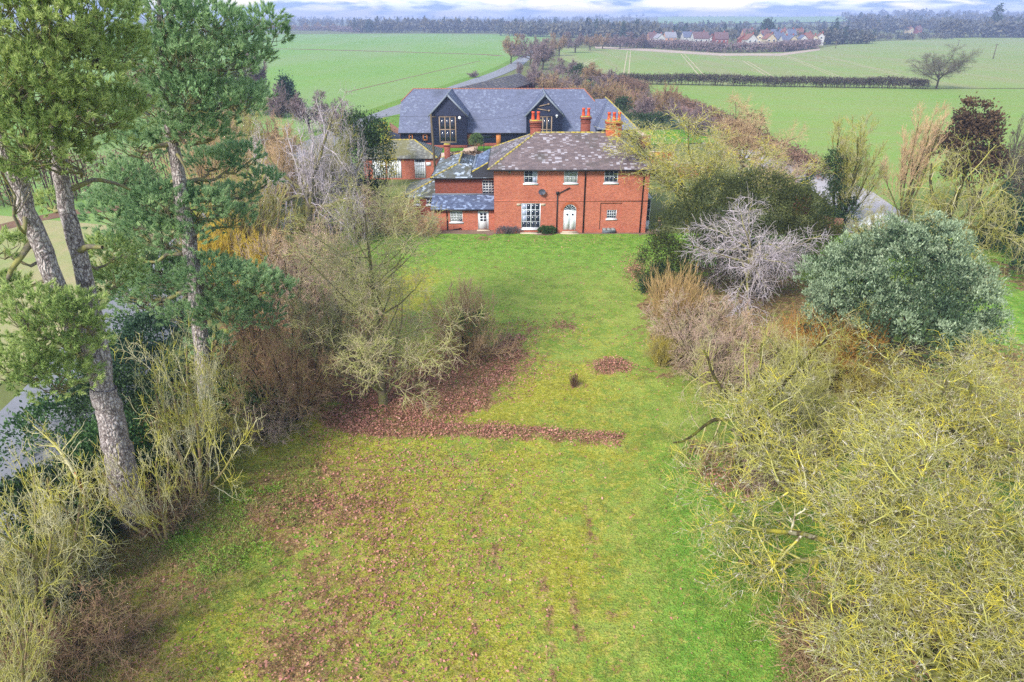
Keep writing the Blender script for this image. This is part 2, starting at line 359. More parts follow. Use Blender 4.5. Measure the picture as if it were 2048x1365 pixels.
def shared_tree(name, base, style, seed, H, R, rmin, m_trunk, m_twig, label, cat='tree', names=('trunk','crown')):
    """a bare tree whose meshes are shared with others of its style; each keeps its own bark and twig colour"""
    multi = 'stems' in STYLE[style]; key = (style, seed % NVAR.get(style, 1)); first = key not in CACHE
    if first:
        lv = bare(seed, style, H, R, rmin); o = tree_obj(name, base, lv, m_trunk, m_twig, label, cat, None, 1 if multi else 2, names)
        CACHE[key] = ([c.data for c in o.children], H, R)
    else:
        ms, H0, R0 = CACHE[key]; o = empty(name, base); tag(o, label, cat); o.scale = (R/R0, R/R0, H/H0); o.rotation_euler[2] = seed*2.399
        for nm_, me in zip(names, sorted(ms, key=lambda q: q.name.split('.')[0] != names[0])):
            c = bpy.data.objects.new(nm_, me); COL.objects.link(c); c.parent = o
    for c in o.children:
        c.material_slots[0].link = 'OBJECT'; c.material_slots[0].material = m_trunk if c.name.split('.')[0] == names[0] else m_twig
    return o
def copy_tree(src, loc, rot, scl, label, group=None):
    c = src.copy(); COL.objects.link(c); c.location = [float(q) for q in loc]; c.rotation_euler[2] = rot; c.scale = scl
    c['label'] = label
    if group: c['group'] = group
    for ch in src.children:
        d = ch.copy(); COL.objects.link(d); d.parent = c
    return c
def spec(bx, by, top, hw):
    """base place, height and crown radius of something standing at bx, by whose top reaches the line top"""
    b = G(bx, by); H = PY(bx, top, b[1])[2]; return b, H, hw/pxm(b[1], H*0.6)
def leaf_faces(r, C, D, size, asp=0.5):
    """one diamond leaf with a crease at each place C pointing along D"""
    n = len(C); D = nrm(D); s = nrm(np.cross(D, r.normal(0, 1, (n, 3)))); up = np.cross(D, s)
    L_ = (size*r.uniform(0.7, 1.3, n))[:, None]
    V = np.stack([C, C+D*L_*0.5+s*L_*asp*0.5+up*L_*0.08, C+D*L_, C+D*L_*0.5-s*L_*asp*0.5+up*L_*0.08], 1).reshape(-1, 3)
    return V, (np.arange(n)*4)[:, None]+np.array([0, 1, 2, 3])[None]
def foliage(r, ells, ncl, nlf, size, crad, inner=0.2, up=0.3, asp=0.5, zmin=0.05):
    """leaf clumps over a body made of rounded lobes ells = [(centre, radii)]"""
    w = np.array([e[1][0]*e[1][1]+e[1][0]*e[1][2]*1.3 for e in ells]); w = w/w.sum(); pick = r.choice(len(ells), ncl, p=w)
    c = np.array([e[0] for e in ells])[pick]; ra = np.array([e[1] for e in ells])[pick]
    d = nrm(r.normal(0, 1, (ncl, 3))); d[:, 2] = np.where(d[:, 2] < -0.5, -d[:, 2], d[:, 2])
    sh = np.where(r.random(ncl) < inner, r.uniform(0.35, 0.85, ncl), r.uniform(0.84, 1.08, ncl))
    cl = c+d*ra*sh[:, None]
    cl = cl[cl[:, 2] > zmin]; k = len(cl); dd = nrm((d[:k]*0 + (cl-c[:k]) if False else r.normal(0, 0.2, (k, 3)))+0)
    keep = (c+d*ra*sh[:, None])[:, 2] > zmin; out = nrm((d/ra)[keep])
    C = np.repeat(cl, nlf, 0)+r.normal(0, 1, (k*nlf, 3))*crad*r.uniform(0.6, 1.2, (k, 1)).repeat(nlf, 0)*np.array([1, 1, 0.8])
    D = np.repeat(out, nlf, 0)*0.7+r.normal(0, 0.6, (k*nlf, 3))+np.array([0, 0, up])
    C[:, 2] = np.maximum(C[:, 2], zmin)
    return leaf_faces(r, C, D, size, asp)

# ------------------------------------------------------------------ ground, fields, road
def grassmat(name, a, b, c, s1=0.05, s2=0.6, streak=None, soil=None):
    k = NM(name, 0.95, 0.08); n1 = k.noise(s1, 5); n2 = k.noise(s2, 5); f = k.noise(s2*9, 3)
    col = k.mix(k.step(n1, 0.35, 0.65), a, b); col = k.mix(k.math('MULTIPLY', k.step(n2, 0.42, 0.7), 0.7), col, c)
    if streak:
        st = k.noise(1.0, 3, stretch=streak); col = k.mix(k.math('MULTIPLY', k.step(st, 0.46, 0.62), 0.65), col, soil)
    col = k.mix(k.math('MULTIPLY', f, 0.5), col, sc(b, 0.55)); k.color(col); k.bump(f, 0.5, 0.05); return k.m
M['ground'] = grassmat('rough_grass', lin(104,118,62), lin(120,126,76), lin(112,100,74), 0.06, 0.5)
M['field_l'] = grassmat('young_wheat', lin(116,154,72), lin(126,160,80), lin(132,156,84), 0.012, 0.05, (0.03,0.004,1), lin(138,156,104))
M['field_r'] = grassmat('sown_field', lin(128,150,80), lin(138,156,90), lin(146,150,94), 0.01, 0.04, (0.11,0.012,1), lin(152,146,108))
M['field_n'] = grassmat('near_field', lin(122,154,70), lin(134,160,80), lin(142,152,88), 0.02, 0.08, (0.05,0.25,1), lin(140,150,90))
M['verge'] = grassmat('verge_grass', lin(92,136,44), lin(112,146,56), lin(128,132,66), 0.05, 0.5)
M['shortgrass'] = grassmat('mown_grass', lin(76,134,34), lin(98,148,44), lin(110,142,50), 0.2, 1.2)
M['asphalt'] = plain('asphalt', lin(128,128,134), 0.8, 0.16, 0.7, 0.3)
M['gravel'] = plain('pink_gravel', lin(206,178,156), 0.95, 0.1, 1.5)
M['drive'] = plain('grey_drive', lin(170,164,166), 0.9, 0.12, 0.6)
M['soil'] = plain('bare_soil', lin(122,92,72), 0.95, 0.25, 0.8)
M['paving'] = plain('brown_paving', lin(126,104,88), 0.9, 0.2, 1.1)
M['tilth'] = plain('bare_wheel_track', lin(178,164,132), 0.95, 0.1, 0.3)

def sheet(name, pts, z, mat, label=None):
    m = MB(); m.poly(*[(p[0], p[1], z) for p in pts]); return struct(m.build(name, mat), label)
def ribbon(name, pts, wid, z, mat, label=None, st=True, parent=None):
    pts = [Vector((p[0], p[1], 0)) for p in pts]; m = MB(); lft, rgt = [], []
    for i, p in enumerate(pts):
        d = (pts[min(i+1, len(pts)-1)]-pts[max(i-1, 0)]).normalized(); n = Vector((-d.y, d.x, 0)); w = wid[i] if isinstance(wid, list) else wid
        lft.append(p+n*w/2); rgt.append(p-n*w/2)
    for i in range(len(pts)-1): m.poly((*rgt[i].xy, z), (*rgt[i+1].xy, z), (*lft[i+1].xy, z), (*lft[i].xy, z))
    o = m.build(name, mat, parent)
    return struct(o, label) if st else o
def smoothline(pts, n=8):
    out = []; P = [Vector((*p[:2], 0)) for p in pts]; P = [P[0]*2-P[1]]+P+[P[-1]*2-P[-2]]
    for i in range(1, len(P)-2):
        for q in range(n):
            t = q/n; a, b, c, d = P[i-1:i+3]
            out.append(0.5*((2*b)+(c-a)*t+(2*a-5*b+4*c-d)*t*t+(3*b-a-3*c+d)*t**3))
    out.append(P[-2]); return out
# one sheet to the horizon with low hills far out
ax = np.concatenate([-np.geomspace(4600, 500, 22), np.linspace(-440, 440, 9), np.geomspace(500, 4600, 22)])
ay = np.concatenate([[-400, -100], np.linspace(0, 600, 7), np.geomspace(750, 4600, 30)])
gx, gy = np.meshgrid(ax, ay, indexing='ij')
def hill(x, y):
    d = np.hypot(x, y); k = np.clip((d-900)/1500, 0, 1)
    h = (fbm(x, y, 900, 5)*22 + np.clip(x/900, 0, 1)*9)*k - 3*k
    return h*np.clip((d-700)/500, 0, 1)
gz = -0.12+hill(gx, gy)
nx, ny = gx.shape; ii, jj = np.meshgrid(np.arange(nx-1), np.arange(ny-1), indexing='ij'); q = (ii*ny+jj).ravel()
struct(mk('ground', np.stack([gx, gy, gz], -1), np.stack([q, q+ny, q+ny+1, q+1], 1), M['ground'], None, True))

ROAD = smoothline([(-21.2,2),(-21.6,12),(-22.2,22),(-23.2,32),(-25,42),(-28.5,68),(-30.6,97),(-30,118),(-26.6,142),(-19.5,185),(-12,225),(-4.4,266),(1.4,310),(6,360),(12,430),(20,520)], 6)
rl = [(p.x, p.y) for p in ROAD]
def off(i, d):
    a = ROAD[max(i-1, 0)]; b = ROAD[min(i+1, len(ROAD)-1)]; t = (b-a).normalized(); return (ROAD[i].x-t.y*d, ROAD[i].y+t.x*d)
struct(ribbon('road', rl, 6.0, -0.02, M['asphalt']))
ribbon('verge', [off(i, 4.6) for i in range(len(rl)) if rl[i][1] > 60], 3.6, -0.045, M['verge'])
sheet('field', [off(i, 6.0) for i in range(0, len(rl), 2)]+[(30,620),(45,860),(-120,930),(-360,960),(-900,960),(-900,2)], -0.06, M['field_l'], 'bright green field of young wheat beyond the road')
gp = lambda *a: [tuple(G(x, y)[:2]) for x, y in a]
sheet('field', gp((1120,96),(1300,100),(1440,108),(1600,104),(1650,95),(1705,86),(1900,76),(2048,73),(2400,76))+[(480,330),(330,205)]+gp((1900,176),(1850,176),(1240,166),(1170,140),(1120,116)), -0.07, M['field_r'], 'pale sown field with wheel tracks beyond the clipped hedge')
sheet('field', gp((1240,168),(1850,178),(1900,178))+[(330,200),(300,70),(60,56)]+gp((1745,410),(1620,345),(1500,275),(1400,228),(1330,196),(1275,182)), -0.05, M['field_n'], 'green field in front of the clipped hedge')
M['near_pale'] = grassmat('pale_stubble', lin(146,158,96), lin(158,160,108), lin(178,158,124), 0.1, 0.4, (0.25,0.05,1), lin(186,164,132))
sheet('field', [(-26.8,18),(-28.5,40),(-31.5,62),(-60,70),(-110,60),(-110,18)], -0.04, M['near_pale'], 'pale stubbly field behind the tall pines')
ribbon('farm_track', gp((-60,470),(60,440),(140,425),(240,415)), 2.4, -0.03, M['soil'])
FR = [o for o in bpy.data.objects if o.get('label', '').startswith('pale sown')][0]
for (a, b) in [((1258,103),(1251,158)),((1365,108),(1412,161)),((1490,122),(1556,163)),((1562,108),(1706,166)),((1190,118),(1160,134)),((1650,112),(1800,150))]:
    A, B = G(*a), G(*b); d = nrm((B-A)[None])[0]; n = np.array([-d[1], d[0], 0])
    for s in (-0.9, 0.9): ribbon('wheel_track', [(A+n*s)[:2], (B+n*s)[:2]], 0.42, -0.045, M['tilth'], None, False, FR)
FL = [o for o in bpy.data.objects if o.get('label', '').startswith('bright green')][0]
for (a, b) in [((690,185),(960,122)),((560,98),(1000,110))]:
    A, B = G(*a), G(*b); ribbon('wheel_track', [A[:2], B[:2]], 0.7, -0.04, M['soil'], None, False, FL)
ribbon('ditch', gp((500,97),(620,99),(800,104),(960,109),(1004,112)), 4.5, -0.035, M['soil'], 'dark ditch running across the wheat field')
sheet('stubble_strip', gp((1190,93),(1300,98),(1440,107),(1560,107),(1640,97),(1640,101),(1560,112),(1440,112),(1300,103),(1190,97)), -0.03, plain('dry_margin', lin(172,154,138), 0.95, 0.2, 0.1), 'dry tawny margin in front of the village')
fx_, fy_ = np.meshgrid(np.linspace(1315,1705,24), np.linspace(44.5,55,14), indexing='ij'); fp = np.array([G(a, b) for a, b in zip(fx_.ravel(), fy_.ravel())]); fp[:, 2] = hill(fp[:, 0], fp[:, 1])+1.5
fi, fj = np.meshgrid(np.arange(23), np.arange(13), indexing='ij'); fq = (fi*14+fj).ravel(); struct(mk('field', fp, np.stack([fq, fq+14, fq+15, fq+1], 1), M['field_l']), 'far pale green field behind the village')
# yard round the house and barn
sheet('forecourt', gp((840,305),(905,291),(940,290),(1010,303),(1010,340),(850,345),(820,330)), -0.03, M['gravel'])
sheet('yard_grass', gp((862,291),(931,291),(925,302),(880,306),(866,304)), -0.015, M['shortgrass'], 'mown grass in front of the barn door')
sheet('yard_grass', gp((953,302),(957,291),(1010,291),(1010,305)), -0.015, M['shortgrass'], 'mown grass strip right of the yard path')
sheet('path', gp((937,291),(946,291),(952,303),(928,303)), -0.01, M['gravel'])
sheet('yard_grass', gp((745,240),(800,228),(800,290),(700,330),(650,330)), -0.01, M['verge'], 'grass between the road and the black barn')
sheet('yard_grass', gp((1270,262),(1420,258),(1430,285),(1290,290)), -0.01, M['shortgrass'], 'green lawn beside the mesh fence')
ribbon('path', gp((1276,262),(1292,272)), 0.9, 0.0, M['gravel'])
ribbon('driveway', gp((1235,188),(1275,195),(1310,205),(1345,222)), 5.0, -0.02, M['drive'], 'pale lane curving behind the barn')
ribbon('driveway', gp((1500,300),(1600,345),(1690,385),(1740,425),(1755,470)), 6.5, -0.015, M['drive'], 'gravel drive behind the bare trees')
sheet('paving', [(-9.2,60.2),(13.6,60.2),(13.6,62.2),(-9.2,62.2)], 0.10, M['paving'])

# lawn: a fine sheet with low banks and its own colouring
LX0, LX1, LY0, LY1, RS = -18.6, 46.0, 9.0, 60.4, 0.3
lx = np.arange(LX0, LX1+RS, RS); ly = np.arange(LY0, LY1+RS, RS); X, Y = np.meshgrid(lx, ly, indexing='ij')
px, py = proj(np.stack([X, Y, np.zeros_like(X)], -1))
BAND = [(660,846),(760,866),(900,868),(1050,876),(1235,887)]
BANK2 = [(1000,775),(1150,768),(1330,772)]
def band(px, py, pts, w): d, t = seg_dist(px, py, pts); return np.clip(1-d/(w*(1.15-.5*t)), 0, 1), t
def lawn_z(X, Y):
    x, y = proj(np.stack([X, Y, np.zeros_like(X)], -1)); b1, _ = band(x, y, [(560,830)]+BAND+[(1500,900)], 34); b2, _ = band(x, y, BANK2, 26)
    mound = np.exp(-(((x-1222)/48)**2+((y-740)/17)**2))
    return 0.03+0.16*fbm(X, Y, 6.0, 3)+0.05*vnoise(X, Y, 0.9, 8)+0.16*b1+0.12*b2+0.22*mound
Z = lawn_z(X, Y)
nz = fbm(X, Y, 3.5, 21); nf = fbm(X, Y, 1.1, 31)
nb = vnoise(X, Y, 1.6, 77)
def soft(poly, amt=0.0, j=24): return (in_poly(px+(nz-0.5)*j*4, py+(nf-0.5)*j*3, poly)*.5+in_poly(px+(nb-0.5)*j*5, py+(nf-0.5)*j*4, poly)*.5)
soil = np.zeros_like(X)
b1, t1 = band(px+0*nz, py+(nf-0.5)*10, BAND, 22); soil = np.maximum(soil, np.clip(b1*1.8, 0, 1)*np.where(t1 < 0.5, 1, 0.8))
soil = np.maximum(soil, 0.9*soft([(620,800),(740,700),(860,730),(960,695),(1040,672),(1056,740),(1010,815),(900,848),(760,856),(640,850)]))
soil = np.maximum(soil, 0.95*soft([(440,640),(700,560),(780,640),(700,760),(620,830),(520,820),(440,760)]))
soil = np.maximum(soil, 0.8*soft([(520,480),(640,460),(700,520),(680,600),(520,640)]))
soil = np.maximum(soil, 0.75*soft([(-60,700),(420,640),(500,820),(420,960),(300,1060),(180,1140),(60,1365),(-200,1500),(-300,900)]))
soil = np.maximum(soil, 0.55*soft([(60,1365),(200,1120),(330,1050),(420,1180),(360,1400),(60,1500)]))
for cx, cy, rx, ry, a in [(966,479,22,7,.9),(1128,657,34,15,.85),(1222,740,58,22,.95),(1145,778,34,10,.7),(1270,545,24,28,.8),(1300,745,50,10,.6)]:
    soil = np.maximum(soil, a*np.clip(1.6*(1-np.hypot((px-cx)/rx, (py-cy)/ry)+(nf-0.5)*0.7), 0, 1))
soil = np.maximum(soil, 0.85*soft([(1300,560),(1420,540),(1640,560),(1640,640),(1760,720),(1700,800),(1450,700),(1330,760),(1290,690)]))
soil = np.maximum(soil, 0.8*soft([(1370,900),(1480,880),(1660,900),(1600,985),(1440,1010)]))
soil = np.maximum(soil, 0.8*soft([(1900,520),(2100,545),(2100,600),(1960,560)]))
soil = np.maximum(soil, 0.55*soft([(1560,1240),(1720,1200),(2100,1150),(2100,1500),(1540,1500)]))
soil = np.maximum(soil, 0.75*soft([(1660,690),(2100,690),(2100,960),(1750,960)]))
wear = np.clip((960-px)/340, 0, 1)*np.clip((py-880)/60, 0, 1)*np.clip((px-430)/120, 0, 1)
soil = np.maximum(soil, np.clip(wear*0.95*(0.15+1.45*nz)-0.05, 0, 0.8))
for sx0, sy0, sx1, sy1, w in [(700,1365,800,1080,10),(940,1365,960,1000,14),(1240,1365,1170,1000,14),(1040,1365,1030,1120,12),(985,1190,990,1050,16),(1110,1365,1075,1080,22),(1180,1365,1130,1120,20),(870,1365,905,1120,12),(780,1365,840,1150,12)]:
    d, t = seg_dist(px, py, [(sx0, sy0), (sx1, sy1)]); soil = np.maximum(soil, np.clip(1-d/w, 0, 1)*0.75*(0.25+1.2*nf))
moss = np.clip(np.clip((py-560)/260, 0, 1)*(0.25+1.0*nz)*np.clip(1-(px-1150)/260, 0.1, 1)*1.1, 0, 1)
moss = np.maximum(moss, 0.85*soft([(700,560),(860,520),(880,620),(760,680),(680,640)])*nz*1.6)
lush = np.clip(np.clip((620-py)/140, 0, 1)+np.clip((px-1240)/140, 0, 1)*np.clip((py-860)/60, 0, 1), 0, 1)
lush = np.maximum(lush, 0.9*soft([(300,1080),(420,990),(560,985),(600,1080),(470,1140),(330,1150)]))
lush = np.maximum(lush, 0.9*soft([(1930,560),(2100,560),(2100,740),(1960,720)]))
nx, ny = X.shape; ii, jj = np.meshgrid(np.arange(nx-1), np.arange(ny-1), indexing='ij'); q = (ii*ny+jj).ravel()
lawn = mk('lawn', np.stack([X, Y, Z], -1), np.stack([q, q+ny, q+ny+1, q+1], 1), None, None, True)
for nm_, ar in (('soil', soil), ('moss', moss), ('lush', lush)):
    at = lawn.data.attributes.new(nm_, 'FLOAT', 'POINT'); at.data.foreach_set('value', ar.astype(np.float32).ravel())
def lawnmat(name, blades=False):
    k = NM(name, 0.95, 0.08); n = k.noise(0.55, 6, 0.65); f = k.noise(5.0, 4, 0.7); f2 = k.noise(1.9, 4, 0.65); g = k.noise(14.0, 2, 0.6)
    base = k.mix(k.step(n, 0.4, 0.6), lin(120,146,58), lin(146,160,74))
    so, mo, lu = k.attr('soil'), k.attr('moss'), k.attr('lush')
    f2c = k.math('SUBTRACT', f2, 0.5); fc = k.math('SUBTRACT', f, 0.5)
    c = k.mix(k.step(k.math('ADD', lu, k.math('MULTIPLY', f2c, 1.6)), 0.3, 0.8), base, k.mix(k.step(f2, .42, .58), lin(98,144,50), lin(128,164,66)))
    c = k.mix(k.math('MULTIPLY', k.step(k.math('ADD', mo, k.math('MULTIPLY', k.math('ADD', f2c, fc), 1.8)), 0.3, 0.8), 0.85), c, k.mix(k.step(f, .4, .6), lin(146,138,40), lin(178,168,66)))
    sm = k.step(k.math('ADD', so, k.math('MULTIPLY', k.math('ADD', f2c, fc), 2.2)), 0.40, 0.72)
    sc_ = k.mix(k.step(f, 0.42, 0.6), lin(90,62,48), lin(154,112,88)); c = k.mix(k.math('MULTIPLY', sm, 0.9), c, sc_)
    c = k.mix(k.math('MULTIPLY', k.step(g, 0.52, 0.62), 0.45), c, lin(72,74,36)); c = k.mix(k.math('MULTIPLY', k.step(f, 0.54, 0.62), 0.35), c, lin(186,182,104)); c = k.mix(k.math('MULTIPLY', k.step(k.noise(1.2, 6, .7), .52, .62), .35), c, lin(88,84,48))
    k.color(c); k.bump(k.mix(0.5, f, g), 1.0, 0.12); return k.m
lawn.data.materials.append(lawnmat('lawn_turf')); struct(lawn, 'mossy winter lawn with worn brown patches')
def lawn_at(A, x, y):
    i = np.clip(((x-LX0)/RS).round().astype(int), 0, X.shape[0]-1); j = np.clip(((y-LY0)/RS).round().astype(int), 0, X.shape[1]-1); return A[i, j]

# ------------------------------------------------------------------ building tools
def rect_px(x0, y0, x1, y1, Y):
    a = PY((x0+x1)/2, y0, Y); b = PY((x0+x1)/2, y1, Y); c = PY(x0, (y0+y1)/2, Y); d = PY(x1, (y0+y1)/2, Y)
    return c[0], d[0], b[2], a[2]     # x0, x1, z0, z1
def wall_front(mb, x0, x1, z0, z1, y, holes, depth=0.14, open_=()):
    xs = sorted({x0, x1, *[h[0] for h in holes], *[h[1] for h in holes]}); zs = sorted({z0, z1, *[h[2] for h in holes], *[h[3] for h in holes]})
    for i in range(len(xs)-1):
        for j in range(len(zs)-1):
            cx, cz = (xs[i]+xs[i+1])/2, (zs[j]+zs[j+1])/2
            if any(h[0] < cx < h[1] and h[2] < cz < h[3] for h in holes): continue
            mb.poly((xs[i],y,zs[j]),(xs[i+1],y,zs[j]),(xs[i+1],y,zs[j+1]),(xs[i],y,zs[j+1]))
    for a, b, c, d in holes:
        yb = y+depth
        mb.poly((a,y,c),(a,yb,c),(a,yb,d),(a,y,d)); mb.poly((b,y,d),(b,yb,d),(b,yb,c),(b,y,c))
        mb.poly((a,y,d),(a,yb,d),(b,yb,d),(b,y,d)); mb.poly((a,yb,c),(a,y,c),(b,y,c),(b,yb,c))
        if (a, b, c, d) not in open_: mb.poly((a,yb,c),(b,yb,c),(b,yb,d),(a,yb,d))
def window(parent, h, y, cols, rows, fw=0.07, bw=0.028, sill=True, heavy_c=(), heavy_r=(), mats=None, frame='white', name='window', label=None):
    """frame mesh set back in the opening h, with panes, glazing bars and sill as its children"""
    x0, x1, z0, z1 = h; yf, yb = y+0.035, y+0.105
    m = MB(); m.box(x0+.003,x0+fw,yf,yb,z0+.003,z1-.003); m.box(x1-fw,x1-.003,yf,yb,z0+.003,z1-.003); m.box(x0+fw,x1-fw,yf,yb,z1-fw,z1-.003); m.box(x0+fw,x1-fw,yf,yb,z0+.003,z0+fw)
    o = m.build(name, M[frame], parent)
    if label: o['label'] = label
    ix0, ix1, iz0, iz1 = x0+fw, x1-fw, z0+fw, z1-fw; cw, rh = (ix1-ix0)/cols, (iz1-iz0)/rows
    b = MB()
    for c in range(1, cols):
        w = fw*0.9 if c in heavy_c else bw; b.box(ix0+c*cw-w/2, ix0+c*cw+w/2, yf+.006, yb-.012, iz0, iz1)
    for r_ in range(1, rows):
        w = fw*0.8 if r_ in heavy_r else bw; b.box(ix0, ix1, yf+.010, yb-.016, iz0+r_*rh-w/2, iz0+r_*rh+w/2)
    if b.v: b.build('glazing_bars', M[frame], o)
    for c in range(cols):
        for r_ in range(rows):
            p = MB(); p.box(ix0+c*cw+.004, ix0+(c+1)*cw-.004, yf+.030, yf+.036, iz0+r_*rh+.004, iz0+(r_+1)*rh-.004)
            mt = mats[(c, r_)] if mats and (c, r_) in mats else 'glass'
            p.build('pane', M[mt], o)
    if sill:
        s = MB(); s.box(x0-.07, x1+.07, y-.07, y+.03, z0-.13, z0-.002); s.build('sill', M['white'], o)
    return o
def slates(r, p0, p1, p2, p3, w, g, mat, parent, th=0.014, name='slates', jit=0.006):
    """courses of slates on the slope p0 p1 (eaves) p2 p3 (top)"""
    p0, p1, p2, p3 = [np.asarray(p, float) for p in (p0, p1, p2, p3)]
    nrmv = np.cross(p1-p0, p3-p0); nl = np.linalg.norm(nrmv)
    if nl < 1e-6: nrmv = np.cross(p1-p0, p2-p0); nl = np.linalg.norm(nrmv)
    nv = nrmv/nl; nv = nv if nv[2] > 0 else -nv
    e = nrm((p1-p0)[None])[0]; slope = np.cross(nv, e); slope = slope if slope[2] > 0 else -slope
    Ls = max(np.dot(p3-p0, slope), np.dot(p2-p0, slope)); rows = max(2, int(Ls/g)); V = []; 
    uo = lambda p: np.dot(p-p0, e)
    for k_ in range(rows):
        s0, s1 = Ls*k_/rows, Ls*(k_+1)/rows; sm = (s0+s1)/2/Ls
        def edge(s): t = s/Ls; return uo(p3)*t, uo(p1)+(uo(p2)-uo(p1))*t
        a0, b0 = edge(s0); a1, b1 = edge(s1)
        if b0-a0 < 0.05: continue
        n = max(1, int(round((b0-a0)/w))); u = np.arange(0, n+1)*(w) + a0 - (w/2 if k_ % 2 else 0); u = np.append(u, u[-1]+w)
        for i in range(len(u)-1):
            x0_, x1_ = max(u[i], a0), min(u[i+1], b0)
            if x1_-x0_ < 0.03: continue
            y0_, y1_ = np.clip([x0_, x1_], a1, b1) if b1 > a1 else ((a1+b1)/2, (a1+b1)/2)
            j = th+r.uniform(0, jit); l = r.uniform(-0.012, 0.012)
            A = p0+e*(x0_+.003)+slope*(s0+l)+nv*j; B = p0+e*(x1_-.003)+slope*(s0+l)+nv*(j+r.uniform(-.003,.003)); C_ = p0+e*(y1_)+slope*s1+nv*0.003; D_ = p0+e*(y0_)+slope*s1+nv*0.003
            V.append([A, B, C_, D_, A-nv*j, B-nv*j])
    V = np.array(V).reshape(-1, 3); n = len(V)//6; b = (np.arange(n)*6)[:, None]
    o = mk(name, V, [np.concatenate([b+np.array([[0,1,2,3]]), b+np.array([[4,5,1,0]])])], mat, parent); o['kind'] = 'stuff'
    return o
def capping(pts, rad, seg, mat, parent, name='ridge_tiles'):
    m = MB()
    for a, b in zip(pts[:-1], pts[1:]):
        a, b = Vector([float(c) for c in a]), Vector([float(c) for c in b]); n = max(1, int((b-a).length/seg))
        for i in range(n):
            p, q = a.lerp(b, i/n), a.lerp(b, (i+0.985)/n); m.tube([p, q], [rad, rad*0.93], 7)
    return m.build(name, mat, parent)
def pots(parent, cx, cy, z, n, sp, h=0.75, r0=0.15):
    for i in range(n):
        m = MB(); x = cx+(i-(n-1)/2)*sp; m.tube([(x,cy,z),(x,cy,z+h*.1),(x,cy,z+h*.8),(x,cy,z+h*.82),(x,cy,z+h)], [r0*1.15,r0*1.05,r0*.85,r0*1.05,r0*1.0], 10)
        m.build('chimney_pot', M['terracotta'], parent, True)
def chimney(parent, x0, x1, y0, y1, z0, z1, npots, mat, sp=0.34):
    m = MB(); m.box(x0,x1,y0,y1,z0,z1-0.55); m.box(x0-.04,x1+.04,y0-.04,y1+.04,z1-0.55,z1-0.42); m.box(x0,x1,y0,y1,z1-.42,z1-.2); m.box(x0-.09,x1+.09,y0-.09,y1+.09,z1-.2,z1)
    c = m.build('chimney', mat, parent)
    t = MB(); t.box(x0-.05,x1+.05,y0-.05,y1+.05,z1+.001,z1+.07); t.build('mortar_cap', M['hip'], c)
    pots(c, (x0+x1)/2, (y0+y1)/2, z1+.06, npots, sp); return c
def pipe(parent, pts, r=0.05, name='drainpipe'):
    m = MB(); m.tube(pts, r, 8); return m.build(name, M['black'], parent, True)
rs = np.random.default_rng(11)

# ------------------------------------------------------------------ the brick house
HY = 61.1
house = empty('brick_house', (0,0,0)); tag(house, 'two-storey red brick house with hipped slate roof and white sash windows', 'house')
HX0, HX1, HE = -1.62, 12.25, 5.86; HB = 71.4
W1 = rect_px(1047.7,341,1075,367,HY); W2 = rect_px(1128.1,340.6,1155.4,366.6,HY); W3 = rect_px(1208.8,340,1236.5,366,HY)
WB = rect_px(1042.6,407,1081.1,457.5,HY); DR = rect_px(1126.9,409,1152.4,460.5,HY); BL_ = rect_px(1199.5,406,1243,460,HY); WS = rect_px(1213.9,421,1233.4,438.5,HY)
mb = MB(); wall_front(mb, HX0, HX1, -0.2, HE, HY, [W1, W2, W3, WB, DR, BL_], open_=(BL_,))
wall_front(mb, BL_[0], BL_[1], BL_[2], BL_[3], HY+0.14, [WS], 0.1)
mb.poly((HX0,HB,-.2),(HX0,HY,-.2),(HX0,HY,HE),(HX0,HB,HE)); mb.poly((HX1,HY,-.2),(HX1,HB,-.2),(HX1,HB,HE),(HX1,HY,HE)); mb.poly((HX1,HB,-.2),(HX0,HB,-.2),(HX0,HB,HE),(HX1,HB,HE))
# arch corners of the front door
zs = DR[3]-(DR[1]-DR[0])/2; xc = (DR[0]+DR[1])/2; ra = (DR[1]-DR[0])/2
for sgn in (-1, 1):
    arc = [(xc+sgn*ra*math.cos(a), HY, zs+ra*math.sin(a)) for a in np.linspace(0, math.pi/2, 8)]
    mb.poly(*([(xc+sgn*ra, HY, DR[3])]+(arc[::-1] if sgn > 0 else arc[::-1])))
hw = mb.build('wall', M['brick'], house)
m = MB(); m.box(HX0, HX1, HY-0.02, HY-0.002, 2.98, 3.1); m.build('string_course', M['brick'], house)
m = MB()
for i in range(15):
    a0, a1 = math.pi*i/15+.02, math.pi*(i+1)/15-.02
    m.poly(*[(xc+r_*math.cos(a), HY-.012, zs+r_*math.sin(a)) for r_, a in ((ra,a1),(ra,a0),(ra+.24,a0),(ra+.24,a1))])
m.build('arch_bricks', M['brick_orange'], house)
cur = {(2,0):'curtain',(2,1):'curtain'}
window(house, W1, HY, 3, 2, heavy_r=(1,), mats=cur)
window(house, W2, HY, 3, 2, heavy_r=(1,), mats={(c, r_):'blind' for c in range(3) for r_ in range(2)})
window(house, W3, HY, 3, 2, heavy_r=(1,))
window(house, WB, HY, 4, 4, 0.08, 0.03, heavy_c=(2,), heavy_r=(3,), mats={(0,1):'curtain',(0,2):'curtain',(0,3):'curtain'}, label='tall white four-light window beside the front door')
window(house, WS, HY+0.14, 4, 3, 0.05, 0.03)
for a, b in ((WB[0]-.42, WB[0]-.02), (WB[1]+.02, WB[1]+.42)): m = MB(); m.box(a, b, HY-.03, HY+.05, WB[3]-.22, WB[3]-.02); m.build('lintel_end', M['stone'], house)
m = MB(); m.box(WB[0]-.1, WB[1]+.15, HY-.5, HY-.01, 0, 0.17); m.build('step', M['stone'], house)
